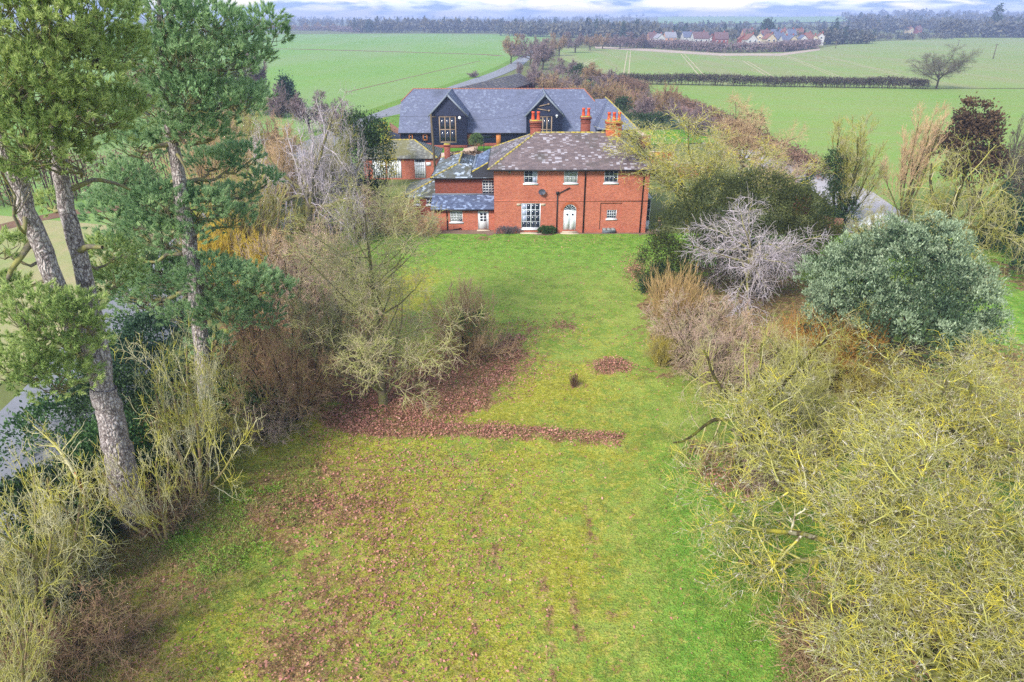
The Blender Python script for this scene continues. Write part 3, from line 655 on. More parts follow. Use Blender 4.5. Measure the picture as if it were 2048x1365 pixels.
m = MB(); m.box(DR[0]-.25, DR[1]+.25, HY-.55, HY-.01, 0, 0.16); m.box(DR[0]-.1, DR[1]+.1, HY-.3, HY-.01, 0.16, 0.26); m.build('step', M['stone'], house)
# front door: two leaves, transom, fanlight
dz = zs-0.05; m = MB(); m.box(DR[0]+.02,DR[0]+.09,HY+.02,HY+.12,DR[2],dz); m.box(DR[1]-.09,DR[1]-.02,HY+.02,HY+.12,DR[2],dz); m.box(DR[0]+.02,DR[1]-.02,HY+.02,HY+.125,dz,dz+.09)
m.box(DR[0]+.09,xc-.006,HY+.05,HY+.10,DR[2]+.01,dz); m.box(xc+.006,DR[1]-.09,HY+.05,HY+.10,DR[2]+.01,dz)
door = m.build('front_door', M['white'], house)
for sx in (-1, 1):
    t = MB(); cx = xc+sx*(ra-.09)/2; t.tube([(cx,HY+.048,dz-.32),(cx,HY+.02,dz-.32)], 0.10, 10); t.build('spyhole_pane', M['glass'], door)
t = MB(); t.tube([(xc+.08,HY+.04,DR[2]+1.0),(xc+.08,HY-.01,DR[2]+1.0)], 0.035, 8); t.build('door_knob', M['lead'], door)
t = MB(); t.poly(*[(xc+(ra-.01)*math.cos(a), HY+.10, dz+.09+(ra-.10)*math.sin(a)) for a in np.linspace(0, math.pi, 16)]); fl = t.build('fanlight', M['glass'], house)
t = MB()
for a in np.linspace(0.3, math.pi-0.3, 6): t.beam((xc+.12*math.cos(a),HY+.085,dz+.1+.12*math.sin(a)),(xc+(ra-.04)*math.cos(a),HY+.085,dz+.09+(ra-.12)*math.sin(a)),0.022)
t.tube([(xc+(ra-.03)*math.cos(a),HY+.085,dz+.09+(ra-.11)*math.sin(a)) for a in np.linspace(0, math.pi, 14)], 0.03, 5); t.build('fanlight_bars', M['white'], fl)
# roof
EZ = HE+0.06; eL, eR, eF, eB = HX0-.5, HX1+.5, HY-.5, HB+.5
rA, rB_ = np.array([2.25,66.2,8.25]), np.array([9.3,66.2,8.25])
c00, c10, c11, c01 = [np.array(q) for q in ((eL,eF,EZ),(eR,eF,EZ),(eR,eB,EZ),(eL,eB,EZ))]
m = MB(); 
for q in ((c00,c10,rB_,rA),(c10,c11,rB_),(c11,c01,rA,rB_),(c01,c00,rA)): m.poly(*[(p[0],p[1],p[2]-.03) for p in q])
m.poly((eL,eB,EZ-.04),(eR,eB,EZ-.04),(eR,eF,EZ-.04),(eL,eF,EZ-.04)); roof = m.build('roof', M['felt'], house)
slates(rs, c00, c10, rB_, rA, 0.30, 0.2, M['slate_house'], roof); slates(rs, c10, c11, rB_, rB_, 0.30, 0.2, M['slate_wing'], roof); slates(rs, c11, c01, rA, rB_, 0.4, 0.3, M['slate_wing'], roof); slates(rs, c01, c00, rA, rA, 0.30, 0.2, M['slate_house'], roof)
capping([c00, rA, rB_, c10], 0.10, 0.45, M['hip'], roof, 'ridge_tiles'); capping([c01, rA], 0.1, 0.45, M['hip'], roof, 'ridge_tiles'); capping([c11, rB_], 0.1, 0.45, M['hip'], roof, 'ridge_tiles')
m = MB(); m.tube([(eL,eF-.04,EZ-.05),(eR,eF-.04,EZ-.05)], 0.075, 8); m.tube([(eR+.04,eF,EZ-.05),(eR+.04,eB,EZ-.05)], 0.07, 8); m.tube([(eL-.04,eF,EZ-.05),(eL-.04,eB,EZ-.05)], 0.07, 8); m.build('gutter', M['black'], roof)
def at_px(x0, x1, ytop, ybot, Y, d): a = PY(x0, ytop, Y); b = PY(x1, ytop, Y); c = PY(x0, ybot, Y); return a[0], b[0], c[2], a[2]
x0, x1, z0, z1 = at_px(1061,1082,242,272,66.6,1); chimney(house, x0, x1, 66.3, 67.2, 7.4, z1, 2, M['brick_old'], 0.5)
x0, x1, z0, z1 = at_px(1163,1181,234,272,69.5,1); chimney(house, x0, x1, 69.2, 70.0, 6.2, z1, 2, M['brick_old'], 0.5)
x0, x1, z0, z1 = at_px(1213,1243,243,285,66.0,1); chimney(house, x0, x1, 65.6, 66.4, 6.9, z1, 3, M['brick_orange'], 0.48)
m = MB(); q = PY(1171,317,63.0); m.tube([(q[0],q[1],q[2]-.3),(q[0],q[1],q[2]+.2)], 0.07, 8); m.build('vent_pipe', M['black'], house)
# pipes on the front
a = PY(1115,388,HY-.1); pipe(house, [(a[0],HY-.08,a[2]),(a[0],HY-.08,0.1)], 0.055)
b = PY(1140,376,HY-.1); pipe(house, [(a[0],HY-.08,a[2]),(a[0]+.2,HY-.08,a[2]+.08),(b[0],HY-.08,b[2])], 0.045)
m = MB(); m.box(a[0]-.13,a[0]+.13,HY-.2,HY-.01,a[2]-.05,a[2]+.18); m.build('hopper', M['black'], house)
a = PY(1168.5,400,HY); pipe(house, [(a[0],eF+.05,EZ-.08),(a[0],HY-.08,EZ-.45),(a[0],HY-.08,0.05)], 0.06)
a = PY(1284,400,HY); pipe(house, [(a[0],eF+.05,EZ-.08),(a[0],HY-.08,EZ-.45),(a[0],HY-.08,0.05)], 0.055)
# bay at the right-hand end
BX0, BX1 = HX1+.003, HX1+.62
m = MB(); m.box(BX0,BX1,62.6,65.4,-.2,0.75); m.box(BX0,BX1+.05,62.5,65.5,2.85,3.0); bay = m.build('bay_base', M['white'], house)
window(house, (BX0+.02,BX1,0.75,2.85), 62.62, 2, 4, 0.05, 0.025, sill=False, name='bay_window'); 
m = MB(); m.box(BX1-.05,BX1,62.75,65.35,.75,2.85); m.build('bay_glass', M['glass'], house)
m = MB()
for yy in (62.75,63.6,64.5,65.3): m.box(BX1,BX1+.04,yy,yy+.06,.75,2.85)
for zz in (.75,1.45,2.1,2.78): m.box(BX1,BX1+.035,62.75,65.36,zz,zz+.06)
m.build('bay_bars', M['white'], house)
# ---- wing
WY = 63.5; WX0 = PY(870,375,WY)[0]; WE = PY(900,357.5,WY-.35)[2]
UW = rect_px(964.5,360.5,989.2,389.4,WY)
mb = MB(); wall_front(mb, WX0, HX0, -0.2, WE, WY, [UW]); mb.poly((WX0,73,-.2),(WX0,WY,-.2),(WX0,WY,WE),(WX0,73,WE)); mb.poly((HX0,73,-.2),(WX0,73,-.2),(WX0,73,WE),(HX0,73,WE))
mb.build('wing_wall', M['brick_old'], house)
window(house, UW, WY, 4, 5, 0.06, 0.035, sill=False, heavy_c=(2,), label='white two-casement window on the wing')
wz = WE+.04; wl, wf, wb = WX0-.3, WY-.35, 73.2
peakY = 65.6; pk = PY(917,327.5,peakY); val = PY(943,345,64.5); mr = np.array([HX0, 65.4, PY(986,318,65.4)[2]])
e0 = np.array([wl,wf,wz]); e1 = np.array([HX0,wf,wz]); pkb = np.array([pk[0],70.8,pk[2]+.1]); valb = np.array([val[0],72.8,val[2]]); mrb = np.array([HX0,72.8,mr[2]]); e0b = np.array([wl,wb,wz])
m = MB(); d3 = lambda p: (p[0],p[1],p[2]-.03)
for q in ((e0,e1,mr,val,pk),): 
    m.poly(d3(e0), d3(np.array([val[0],wf,wz])), d3(val), d3(pk)); m.poly(d3(np.array([val[0],wf,wz])), d3(e1), d3(mr), d3(val))
m.poly(d3(e0b), d3(e0), d3(pk), d3(pkb)); m.poly(d3(pk), d3(val), d3(valb), d3(pkb)); m.poly(d3(val), d3(mr), d3(mrb), d3(valb)); m.poly(d3(e0b), d3(pkb), d3(valb), d3(np.array([HX0,wb,wz])))
m.poly((wl,wb,wz-.05),(HX0,wb,wz-.05),(HX0,wf,wz-.05),(wl,wf,wz-.05)); wroof = m.build('wing_roof', M['felt'], house)
vm = np.array([val[0],wf,wz])
slates(rs, e0, vm, val, pk, .28, .2, M['slate_wing'], wroof); slates(rs, vm, e1, mr, val, .28, .2, M['slate_wing'], wroof)
slates(rs, e0b, e0, pk, pkb, .3, .22, M['slate_wing'], wroof); slates(rs, val, valb, pkb, pk, .3, .22, M['slate_wing'], wroof); slates(rs, valb, val, mr, mrb, .3, .22, M['slate_dark'], wroof)
capping([e0, pk, pkb], 0.10, .45, M['hip'], wroof); capping([pk, val], 0.08, .45, M['hip'], wroof); capping([val, mr], 0.08, .45, M['hip'], wroof); capping([e0b, pkb], .1, .45, M['hip'], wroof)
m = MB(); m.tube([(val[0]+.1,val[1]+.2,val[2]+.07),(valb[0]+.1,valb[1],valb[2]+.07)], 0.14, 8); m.build('valley_lead', M['lead'], wroof)
m = MB(); m.tube([(wl,wf-.04,wz-.05),(HX0,wf-.04,wz-.05)], 0.07, 8); m.tube([(wl-.04,wf,wz-.05),(wl-.04,wb,wz-.05)], 0.07, 8); m.build('gutter', M['black'], wroof)
x0, x1, z0, z1 = at_px(888.5,899.7,289,320,71.5,1); m = MB(); m.box(x0,x1,71.2,71.85,3.6,z1-.15); m.box(x0-.06,x1+.06,71.14,71.91,z1-.15,z1); c = m.build('chimney', M['brick_old'], house); t = MB(); t.box(x0-.02,x1+.02,71.2,71.85,z1+.001,z1+.05); t.build('mortar_cap', M['hip'], c)
# ---- lean-to
LY = 61.95; LX0_ = PY(868,440,LY)[0]; LE = PY(930,419.5,LY-.25)[2]; LT = PY(930,389.5,WY-.02)[2]
LW = rect_px(900,422.5,925.2,444.5,LY); LD = rect_px(956,422.6,977.4,459,LY)
mb = MB(); wall_front(mb, LX0_, HX0, -.2, LE+.12, LY, [LW, LD]); mb.poly((LX0_,WY,-.2),(LX0_,LY,-.2),(LX0_,LY,LE+.1),(LX0_,WY,LT-.08)); mb.build('lean_to_wall', M['brick'], house)
window(house, LW, LY, 4, 4, .06, .03, heavy_c=(2,), mats={(c, r_):'blind' for c in range(4) for r_ in range(4) if (c, r_) != (3,0)}, label='white lean-to window with pale blind')
lw = LD[1]-LD[0]; m = MB(); m.box(LD[0]+.01,LD[0]+.09,LY+.02,LY+.11,LD[2],LD[3]-.01); m.box(LD[1]-.09,LD[1]-.01,LY+.02,LY+.11,LD[2],LD[3]-.01); m.box(LD[0]+.09,LD[1]-.09,LY+.02,LY+.11,LD[3]-.09,LD[3]-.01); m.box(LD[0]+.095,LD[1]-.095,LY+.05,LY+.10,LD[2]+.02,LD[3]-.095)
ld = m.build('side_door', M['white'], house)
for c in range(2):
    for r_ in range(3):
        t = MB(); ax_ = LD[0]+.2+c*(lw-.36)/2; t.box(ax_,ax_+(lw-.5)/2,LY+.04,LY+.049,LD[3]-.42-r_*.27,LD[3]-.2-r_*.27); t.build('pane', M['glass'], ld)
t = MB(); t.tube([(LD[1]-.17,LY+.05,LD[2]+.95),(LD[1]-.17,LY-.02,LD[2]+.95)], .03, 8); t.build('door_knob', M['lead'], ld)
m = MB(); m.box(LD[0]-.1,LD[1]+.1,LY-.35,LY-.01,0,.17); m.build('step', M['stone'], house)
l0, l1, l2, l3 = np.array([LX0_-.25,LY-.28,LE]), np.array([HX0+.28,LY-.28,LE]), np.array([HX0-.004,WY-.01,LT]), np.array([LX0_-.2,WY-.01,LT])
l1b = np.array([HX0-.004,LY-.28,LE]); m = MB(); m.poly(d3(l0),d3(l1b),d3(l2),d3(l3)); m.poly((l0[0],l0[1],LE-.05),(l3[0],WY-.01,LT-.1),(l2[0],WY-.01,LT-.1),(l1b[0],l1b[1],LE-.05)); lroof = m.build('lean_to_roof', M['felt'], house)
slates(rs, l0, l1b, l2, l3, .27, .2, M['slate_dark'], lroof); m = MB(); m.box(l3[0],l2[0],WY-.09,WY-.003,LT-.03,LT+.1); m.build('lead_flashing', M['lead'], lroof)
m = MB(); m.tube([(l0[0],l0[1]-.04,LE-.04),(HX0-.02,l0[1]-.04,LE-.04)], .07, 8); m.build('gutter', M['black'], lroof)
a = PY(894,440,LY-.1); pipe(house, [(a[0],LY-.28,LE-.05),(a[0],LY-.07,LE-.3),(a[0],LY-.07,.15),(a[0]+.25,LY-.1,.08),(a[0]+1.3,LY-.12,.3)], .045)
# ---- low outhouse at the left
OX0, OX1, OY = PY(812,420,64.2)[0], WX0, 64.2; OE = PY(840,395,OY-.2)[2]; OT = PY(868,364,65.8)[2]
O1 = rect_px(827.5,397,839.5,409.5,OY); O2 = rect_px(853,397,864.2,409.5,OY)
mb = MB(); wall_front(mb, OX0, OX1, -.2, OE+.05, OY, [O1, O2]); mb.poly((OX0,70,-.2),(OX0,OY,-.2),(OX0,OY,OE),(OX0,70,OE)); mb.build('outhouse_wall', M['brick_old'], house)
window(house, O1, OY, 2, 2, .05, .04); window(house, O2, OY, 2, 2, .05, .04)
o0, o1, o2, o3 = np.array([OX0-.3,OY-.25,OE]), np.array([OX1,OY-.25,OE]), np.array([OX1,66.2,OT]), np.array([OX1-.5,66.2,OT])
o0b = np.array([OX0-.3,70.2,OE]); m = MB(); m.poly(d3(o0),d3(o1),d3(o2),d3(o3)); m.poly(d3(o0b),d3(o0),d3(o3),d3(np.array([OX1-.5,68.2,OT]))); oroof = m.build('outhouse_roof', M['felt'], house)
slates(rs, o0, o1, o2, o3, .28, .2, M['slate_wing'], oroof); slates(rs, o0b, o0, o3, np.array([OX1-.5,68.2,OT]), .28, .2, M['tile_garage'], oroof); capping([o0, o3], .1, .45, M['hip'], oroof)

# things on and by the front of the house
q = PY(1084,384.5,HY-.3); dish = empty('satellite_dish', (q[0],HY-.02,q[2])); tag(dish, 'dark grey satellite dish fixed to the brick front', 'satellite dish')
m = MB(); n = 14
rings = [[(.02*0,-.12,0)]]
vv = []; ff = []
for j in range(5):
    rr_ = .31*j/4
    for i_ in range(n): a = 2*math.pi*i_/n; vv.append((rr_*math.cos(a)*1.05, -.22-.25*(rr_**2)*3+.15*math.sin(a)*rr_, rr_*math.sin(a)*.85))
for j in range(4):
    for i_ in range(n): ff.append((j*n+i_, j*n+(i_+1)%n, (j+1)*n+(i_+1)%n, (j+1)*n+i_))
m.add(vv, ff); dm = plain('dish_grey', lin(70,74,86), .5, .1); m.build('reflector', dm, dish, True)
t = MB(); t.tube([(0,0,-.25),(0,-.12,-.2),(0,-.2,-.05)], .025, 6); t.build('bracket', M['black'], dish); t = MB(); t.tube([(0,-.22,-.28),(0,-.62,-.12)], .012, 5); t.box(-.04,.04,-.68,-.58,-.17,-.08); t.build('receiver_arm', M['black'], dish)
q = PY(1019,343,HY); lamp = empty('security_lamp', (q[0],HY,q[2])); tag(lamp, 'small white security lamp under the house eaves', 'lamp')
m = MB(); m.box(-.1,.1,-.22,-.06,-.1,.08); m.build('housing', M['white'], lamp); m = MB(); m.box(-.04,.04,-.06,.0,-.03,.03); m.build('bracket', M['white'], lamp); m = MB(); m.box(-.08,.08,-.232,-.222,-.08,.05); m.build('lens', M['glass'], lamp)
a = G(1205,470); b = G(1231,470); cf = empty('cold_frame', (a[0],a[1]+.1,.1)); tag(cf, 'low grey lead-coloured box frame on the paving before the house', 'cold frame')
w_ = b[0]-a[0]; m = MB(); m.add([(0,0,0),(w_,0,0),(w_,.75,0),(0,.75,0),(0,0,.28),(w_,0,.28),(w_,.75,.46),(0,.75,.46)], [(0,3,2,1),(0,1,5,4),(1,2,6,5),(2,3,7,6),(3,0,4,7)]); m.build('box', M['lead'], cf)
for i in range(3):
    t = MB(); u0, u1 = w_*i/3+.02, w_*(i+1)/3-.02; t.add([(u0,-.02,.29),(u1,-.02,.29),(u1,.76,.475),(u0,.76,.475),(u0,-.02,.31),(u1,-.02,.31),(u1,.76,.495),(u0,.76,.495)], [(0,3,2,1),(4,5,6,7),(0,1,5,4),(1,2,6,5),(2,3,7,6),(3,0,4,7)]); t.build('lid', M['blind'], cf)

# ------------------------------------------------------------------ garage with white doors
GY = 85.0; gar = empty('garage', (0,0,0)); tag(gar, 'low brick garage with white double doors and mossy hipped roof', 'garage')
GX0, GX1 = PY(728,335,GY)[0], PY(873,335,GY)[0]; GE = PY(820,317.5,GY-.2)[2]; GR = PY(820,280,GY+3.2)[2]; GRX1 = PY(829,280,GY+3.2)[0]
g1, g2, g3 = rect_px(745,319,772,354,GY), rect_px(774,319,803,354,GY), rect_px(829,317.6,851.5,354.5,GY)
g1 = (g1[0],g1[1],0.02,g1[3]); g2 = (g2[0],g2[1],.02,g2[3]); g3 = (g3[0],g3[1],.02,g1[3]+.08)
mb = MB(); wall_front(mb, GX0, GX1, -.2, GE+.05, GY, [g1, g2, g3]); mb.poly((GX1,GY,-.2),(GX1,GY+6.4,-.2),(GX1,GY+6.4,GE),(GX1,GY,GE)); mb.poly((GX0,GY+6.4,-.2),(GX0,GY,-.2),(GX0,GY,GE),(GX0,GY+6.4,GE)); mb.poly((GX1,GY+6.4,-.2),(GX0,GY+6.4,-.2),(GX0,GY+6.4,GE),(GX1,GY+6.4,GE)); mb.build('wall', M['brick'], gar)
for h in (g1, g2, g3):
    m = MB(); n = 6; w_ = (h[1]-h[0]-.02)/n
    for i in range(n): m.box(h[0]+.01+i*w_,h[0]+.01+(i+1)*w_-.012,GY+.03,GY+.07,h[2],h[3]-.01)
    d = m.build('door', M['white'], gar); t = MB()
    for zz in (.45, 1.5): t.box(h[0]+.05,h[1]-.25,GY+.015,GY+.03,zz,zz+.05)
    t.build('strap_hinge', M['black'] if h is g3 else M['lead'], d)
for i in range(3):
    t = MB(); w_ = (g3[1]-g3[0]-.25)/3; t.box(g3[0]+.1+i*(w_+.02),g3[0]+.1+i*(w_+.02)+w_,GY+.012,GY+.028,g3[3]-.42,g3[3]-.12); t.build('pane', M['glass'], gar)
sg = rect_px(852.5,325,862,332,GY); t = MB(); t.box(*sg[:2],GY-.03,GY-.005,*sg[2:]); t.build('notice_board', M['white'], gar)
e = [np.array(q) for q in ((GX0-.3,GY-.3,GE),(GX1+.3,GY-.3,GE),(GX1+.3,GY+6.7,GE),(GX0-.3,GY+6.7,GE))]; rg = [np.array((GX0+2.5,GY+3.2,GR)), np.array((GRX1,GY+3.2,GR))]
m = MB(); 
for q in ((e[0],e[1],rg[1],rg[0]),(e[1],e[2],rg[1]),(e[2],e[3],rg[0],rg[1]),(e[3],e[0],rg[0])): m.poly(*[d3(p) for p in q])
m.poly(*[(p[0],p[1],p[2]-.05) for p in e[::-1]]); gr_ = m.build('roof', M['felt'], gar)
slates(rs, e[0],e[1],rg[1],rg[0],.3,.24,M['tile_garage'],gr_); slates(rs, e[1],e[2],rg[1],rg[1],.3,.24,M['tile_garage'],gr_); slates(rs, e[2],e[3],rg[0],rg[1],.4,.3,M['tile_garage'],gr_); slates(rs, e[3],e[0],rg[0],rg[0],.3,.24,M['tile_garage'],gr_)
capping([e[0],rg[0],rg[1],e[1]], .1, .45, M['hip'], gr_)

# ------------------------------------------------------------------ the black barn
BY = 108.6; barn = empty('barn', (0,0,0)); tag(barn, 'long black weatherboarded barn with blue slate roof and two gabled porches', 'barn')
BX0_, BX1_ = PY(801,275,BY)[0], PY(1190,275,BY)[0]; BE = PY(830,266,BY-.3)[2]; RY_ = 115.2; RZ = PY(1000,178,RY_)[2]
RX0, RX1 = PY(827,180,RY_)[0], PY(1168,177,RY_)[0]; BBK = RY_*2-BY
def boards(name, parent, quad, n, mat, hole=None):
    """weatherboards lapped up the wall quad (x0,x1,z0,z1,y), each a tilted strip"""
    x0, x1, z0, z1, y = quad; m = MB(); h = (z1-z0)/n
    for i in range(n):
        a, b = z0+i*h, z0+(i+1)*h
        segs = [(x0, x1)]
        if hole:
            for hx0, hx1, hz0, hz1 in hole:
                if hz0 < (a+b)/2 < hz1: segs = [s for p in segs for s in ((p[0], min(p[1], hx0)), (max(p[0], hx1), p[1])) if s[1]-s[0] > .02]
        for p, q_ in segs: m.add([(p,y-.03,a),(q_,y-.03,a),(q_,y-.004,b),(p,y-.004,b),(p,y,a),(q_,y,a)], [(0,1,2,3),(4,5,1,0)])
    o = m.build(name, mat, parent); o['kind'] = 'stuff'; return o
mb = MB(); mb.box(BX0_,BX1_,BY,BBK,-.2,BE+.05); bw_ = mb.build('wall', M['cladding'], barn)
s1, s2 = rect_px(818,269,826,281,BY), rect_px(846,269,855,281,BY); s3 = rect_px(1036,266,1051,274,BY)
boards('weatherboards', barn, (BX0_,BX1_,.45,BE+.04,BY), 9, M['cladding'])
m = MB(); m.box(BX0_-.02,BX1_+.02,BY-.08,BY-.001,-.2,.45); m.build('brick_plinth', M['brick_old'], barn)
for i_, s in enumerate((s1, s2)): window(barn, s, BY-.18, 1, 1, .12, .04, sill=False, frame='oak', mats={(0,0):'glass'}, name='small_window')
m = MB()
for x in (939,997): a = PY(x,275,BY); m.box(a[0]-.35,a[0]+.35,BY-.2,BY-.05,0,BE)
m.build('oak_posts', M['oak'], barn)
a = PY(943,275,BY); b = PY(993,275,BY); m = MB(); m.box(a[0]+.3,b[0]-.4,BY-.12,BY-.06,BE-.75,BE-.2); m.build('strip_window', M['glass'], barn)
a = PY(1148,266,BY); m = MB(); m.box(a[0]-.9,a[0]+.2,BY-.2,BY-.05,0,BE-.05); m.build('oak_door', M['oak'], barn)
HZ = PY(803,205,RY_-3)[2]; 
bz = BE; p_ = lambda *a: np.array(a, float); eL_, eR_ = BX0_-.25, BX1_+.25
fy = BY-.4; sl = (RZ-bz)/(RY_-fy); yk = fy+(HZ-bz)/sl; ybk = 2*RY_-yk; eb = 2*RY_-fy
m = MB(); m.poly(d3(p_(eL_,fy,bz)),d3(p_(eR_,fy,bz)),d3(p_(eR_,yk,HZ)),d3(p_(RX1,RY_,RZ)),d3(p_(RX0,RY_,RZ)),d3(p_(eL_,yk,HZ)))
m.poly(d3(p_(eR_,eb,bz)),d3(p_(eL_,eb,bz)),d3(p_(eL_,ybk,HZ)),d3(p_(RX0,RY_,RZ)),d3(p_(RX1,RY_,RZ)),d3(p_(eR_,ybk,HZ)))
m.poly(d3(p_(eL_,ybk,HZ)),d3(p_(eL_,yk,HZ)),d3(p_(RX0,RY_,RZ))); m.poly(d3(p_(eR_,yk,HZ)),d3(p_(eR_,ybk,HZ)),d3(p_(RX1,RY_,RZ))); broof = m.build('roof', M['felt'], barn)
slates(rs, p_(eL_,fy,bz),p_(eR_,fy,bz),p_(eR_,yk,HZ),p_(eL_,yk,HZ),.36,.27,M['slate_blue'],broof); slates(rs, p_(eL_,yk,HZ),p_(eR_,yk,HZ),p_(RX1,RY_,RZ),p_(RX0,RY_,RZ),.36,.27,M['slate_blue'],broof)
slates(rs, p_(eR_,eb,bz),p_(eL_,eb,bz),p_(eL_,ybk,HZ),p_(eR_,ybk,HZ),.6,.45,M['slate_blue'],broof); slates(rs, p_(eR_,ybk,HZ),p_(eL_,ybk,HZ),p_(RX0,RY_,RZ),p_(RX1,RY_,RZ),.6,.45,M['slate_blue'],broof)
slates(rs, p_(eL_,ybk,HZ),p_(eL_,yk,HZ),p_(RX0,RY_,RZ),p_(RX0,RY_,RZ),.36,.27,M['slate_blue'],broof); slates(rs, p_(eR_,yk,HZ),p_(eR_,ybk,HZ),p_(RX1,RY_,RZ),p_(RX1,RY_,RZ),.36,.27,M['slate_blue'],broof)
capping([p_(eL_,yk,HZ),p_(RX0,RY_,RZ),p_(RX1,RY_,RZ),p_(eR_,yk,HZ)], .10, .45, M['ridge_orange'], broof)
m = MB()
for x in (BX0_, BX1_): m.poly((x,BY,bz-.05),(x,BBK,bz-.05),(x,ybk,HZ-.05),(x,yk,HZ-.05))
m.build('gable_wall', M['cladding'], barn)
m = MB(); m.tube([(eL_,fy-.05,bz-.05),(eR_,fy-.05,bz-.05)], .07, 6); m.build('gutter', M['black'], broof)
def porch(xl, xr, ax_, wx0, wx1, wy1):
    y = BY-1.6; X0, X1 = PY(xl,250,y)[0], PY(xr,250,y)[0]; ez = PY(xl,231,y)[2]; a = PY(ax_,189,y-.25); pz = a[2]; xm = (X0+X1)/2
    h = rect_px(wx0, 233, wx1, wy1, y); m = MB(); wall_front(m, X0, X1, -.2, ez, y, [h]); m.poly((X0,y,ez),(X1,y,ez),(xm,y,pz-.25)); m.poly((X0,BY+5,-.2),(X0,y,-.2),(X0,y,ez),(X0,BY+5,ez)); m.poly((X1,y,-.2),(X1,BY+5,-.2),(X1,BY+5,ez),(X1,y,ez)); m.build('porch_wall', M['cladding'], barn)
    boards('weatherboards', barn, (X0,X1,.4,ez,y), 19, M['cladding'], [h])
    t = MB(); n = 14
    for i in range(n-1):
        u0, u1 = i/n, (i+1)/n; z0_, z1_ = ez+(pz-.25-ez)*u0, ez+(pz-.25-ez)*u1
        t.add([(X0+(xm-X0)*u0,y-.03,z0_),(X1+(xm-X1)*u0,y-.03,z0_),(X1+(xm-X1)*u1,y-.004,z1_),(X0+(xm-X0)*u1,y-.004,z1_)], [(0,1,2,3)])
    o = t.build('gable_boards', M['cladding'], barn); o['kind'] = 'stuff'
    m = MB(); m.box(X0-.03,X1+.03,y-.08,y-.001,-.2,.4); m.build('brick_plinth', M['brick_old'], barn)
    window(barn, h, y-.06, 3, 2, .16, .13, sill=False, heavy_c=(1,2), heavy_r=(1,), frame='greyoak', name='tall_window')
    f = y-.45; oL, oR = X0-.3, X1+.3; rk = RY_-(RZ-pz)/sl; kz = ez-.1; bk = fy+(kz-bz)/sl
    A, B, C_, D_ = p_(oL,f,kz), p_(xm,f,pz), p_(xm,rk,pz), p_(oL,bk,kz); E_, F_ = p_(oR,f,kz), p_(oR,bk,kz)
    m = MB(); m.poly(d3(A),d3(D_),d3(C_),d3(B)); m.poly(d3(E_),d3(B),d3(C_),d3(F_)); pr = m.build('porch_roof', M['felt'], barn)
    slates(rs, D_, A, B, C_, .36, .27, M['slate_blue'], pr); slates(rs, E_, F_, C_, B, .36, .27, M['slate_blue'], pr)
    capping([B, C_], .11, .45, M['lead'], pr); m = MB(); m.beam(A-p_(0,.03,.06), B-p_(0,.03,.06), .06, .24); m.beam(E_-p_(0,.03,.06), B-p_(0,.03,.06), .06, .24); m.build('bargeboards', M['lead'], pr)
    return X0, X1, y, ez, pz
X0, X1, y, ez, pz = porch(861,933,889,878.5,912.5,286)
lb = empty('wall_lamp', (X1-1.0,y-.03,ez-.35)); tag(lb, 'round white lamp on the left barn porch', 'lamp'); m = MB(); m.tube([(0,0,0),(0,-.06,0),(0,-.14,0),(0,-.17,0)], [.1,.24,.2,.05], 12); m.build('globe', M['white'], lb, True)
X0, X1, y, ez, pz = porch(1053,1125,1088,1075,1104,286)
lb = empty('wall_lamp', (X1-.9,y-.03,ez-.05)); tag(lb, 'white box lamp on the right barn porch', 'lamp'); m = MB(); m.box(-.16,.16,-.22,0,-.12,.14); m.box(-.08,.08,-.15,-.02,-.28,-.12); m.build('housing', M['white'], lb)
for (xa, ya, xb, yb_) in ((1078,213,1096,209),(1075,218,1097,222)):
    a, b = PY(xa,ya,y-.12), PY(xb,yb_,y-.12); m = MB(); m.beam(a,b,.10,.12); m.tube([b+p_(-.05,0,0), b+p_(.22,0,.03)], .13, 8); m.build('hoist_beam', M['greyoak'], barn)
# cross wing of the barn
CX0, CX1, CY0, CY1 = BX1_+.02, PY(1272,262,104.5)[0], 104.5, 121.0; CE = PY(1255,259.5,104.2)[2]; CRX = PY(1217,200,112)[0]; CRZ = PY(1217,200,112)[2]
mb = MB(); mb.box(CX0,CX1,CY0,CY1,-.2,CE); mb.build('cross_wing_wall', M['cladding'], barn); boards('weatherboards', barn, (CX0,CX1,.4,CE,CY0), 10, M['cladding'])
q0, q1, q2, q3 = p_(CX0-.3,CY0-.35,CE), p_(CX1+.3,CY0-.35,CE), p_(CX1+.3,CY1+.3,CE), p_(CX0-.3,CY1+.3,CE); r0_, r1_ = p_(CRX,111.4,CRZ), p_(CRX,116,CRZ)
m = MB(); m.poly(d3(q0),d3(q1),d3(r0_)); m.poly(d3(q1),d3(q2),d3(r1_),d3(r0_)); m.poly(d3(q2),d3(q3),d3(r1_)); m.poly(d3(q3),d3(q0),d3(r0_),d3(r1_)); cr = m.build('cross_wing_roof', M['felt'], barn)
slates(rs, q0,q1,r0_,r0_,.36,.27,M['slate_blue'],cr); slates(rs, q1,q2,r1_,r0_,.36,.27,M['slate_blue'],cr); slates(rs, q3,q0,r0_,r1_,.36,.27,M['slate_blue'],cr); slates(rs, q2,q3,r1_,r1_,.5,.4,M['slate_blue'],cr)
capping([q1,r0_,r1_], .12, .45, M['hip'], cr); capping([q0,r0_], .05, .45, M['lead'], cr)
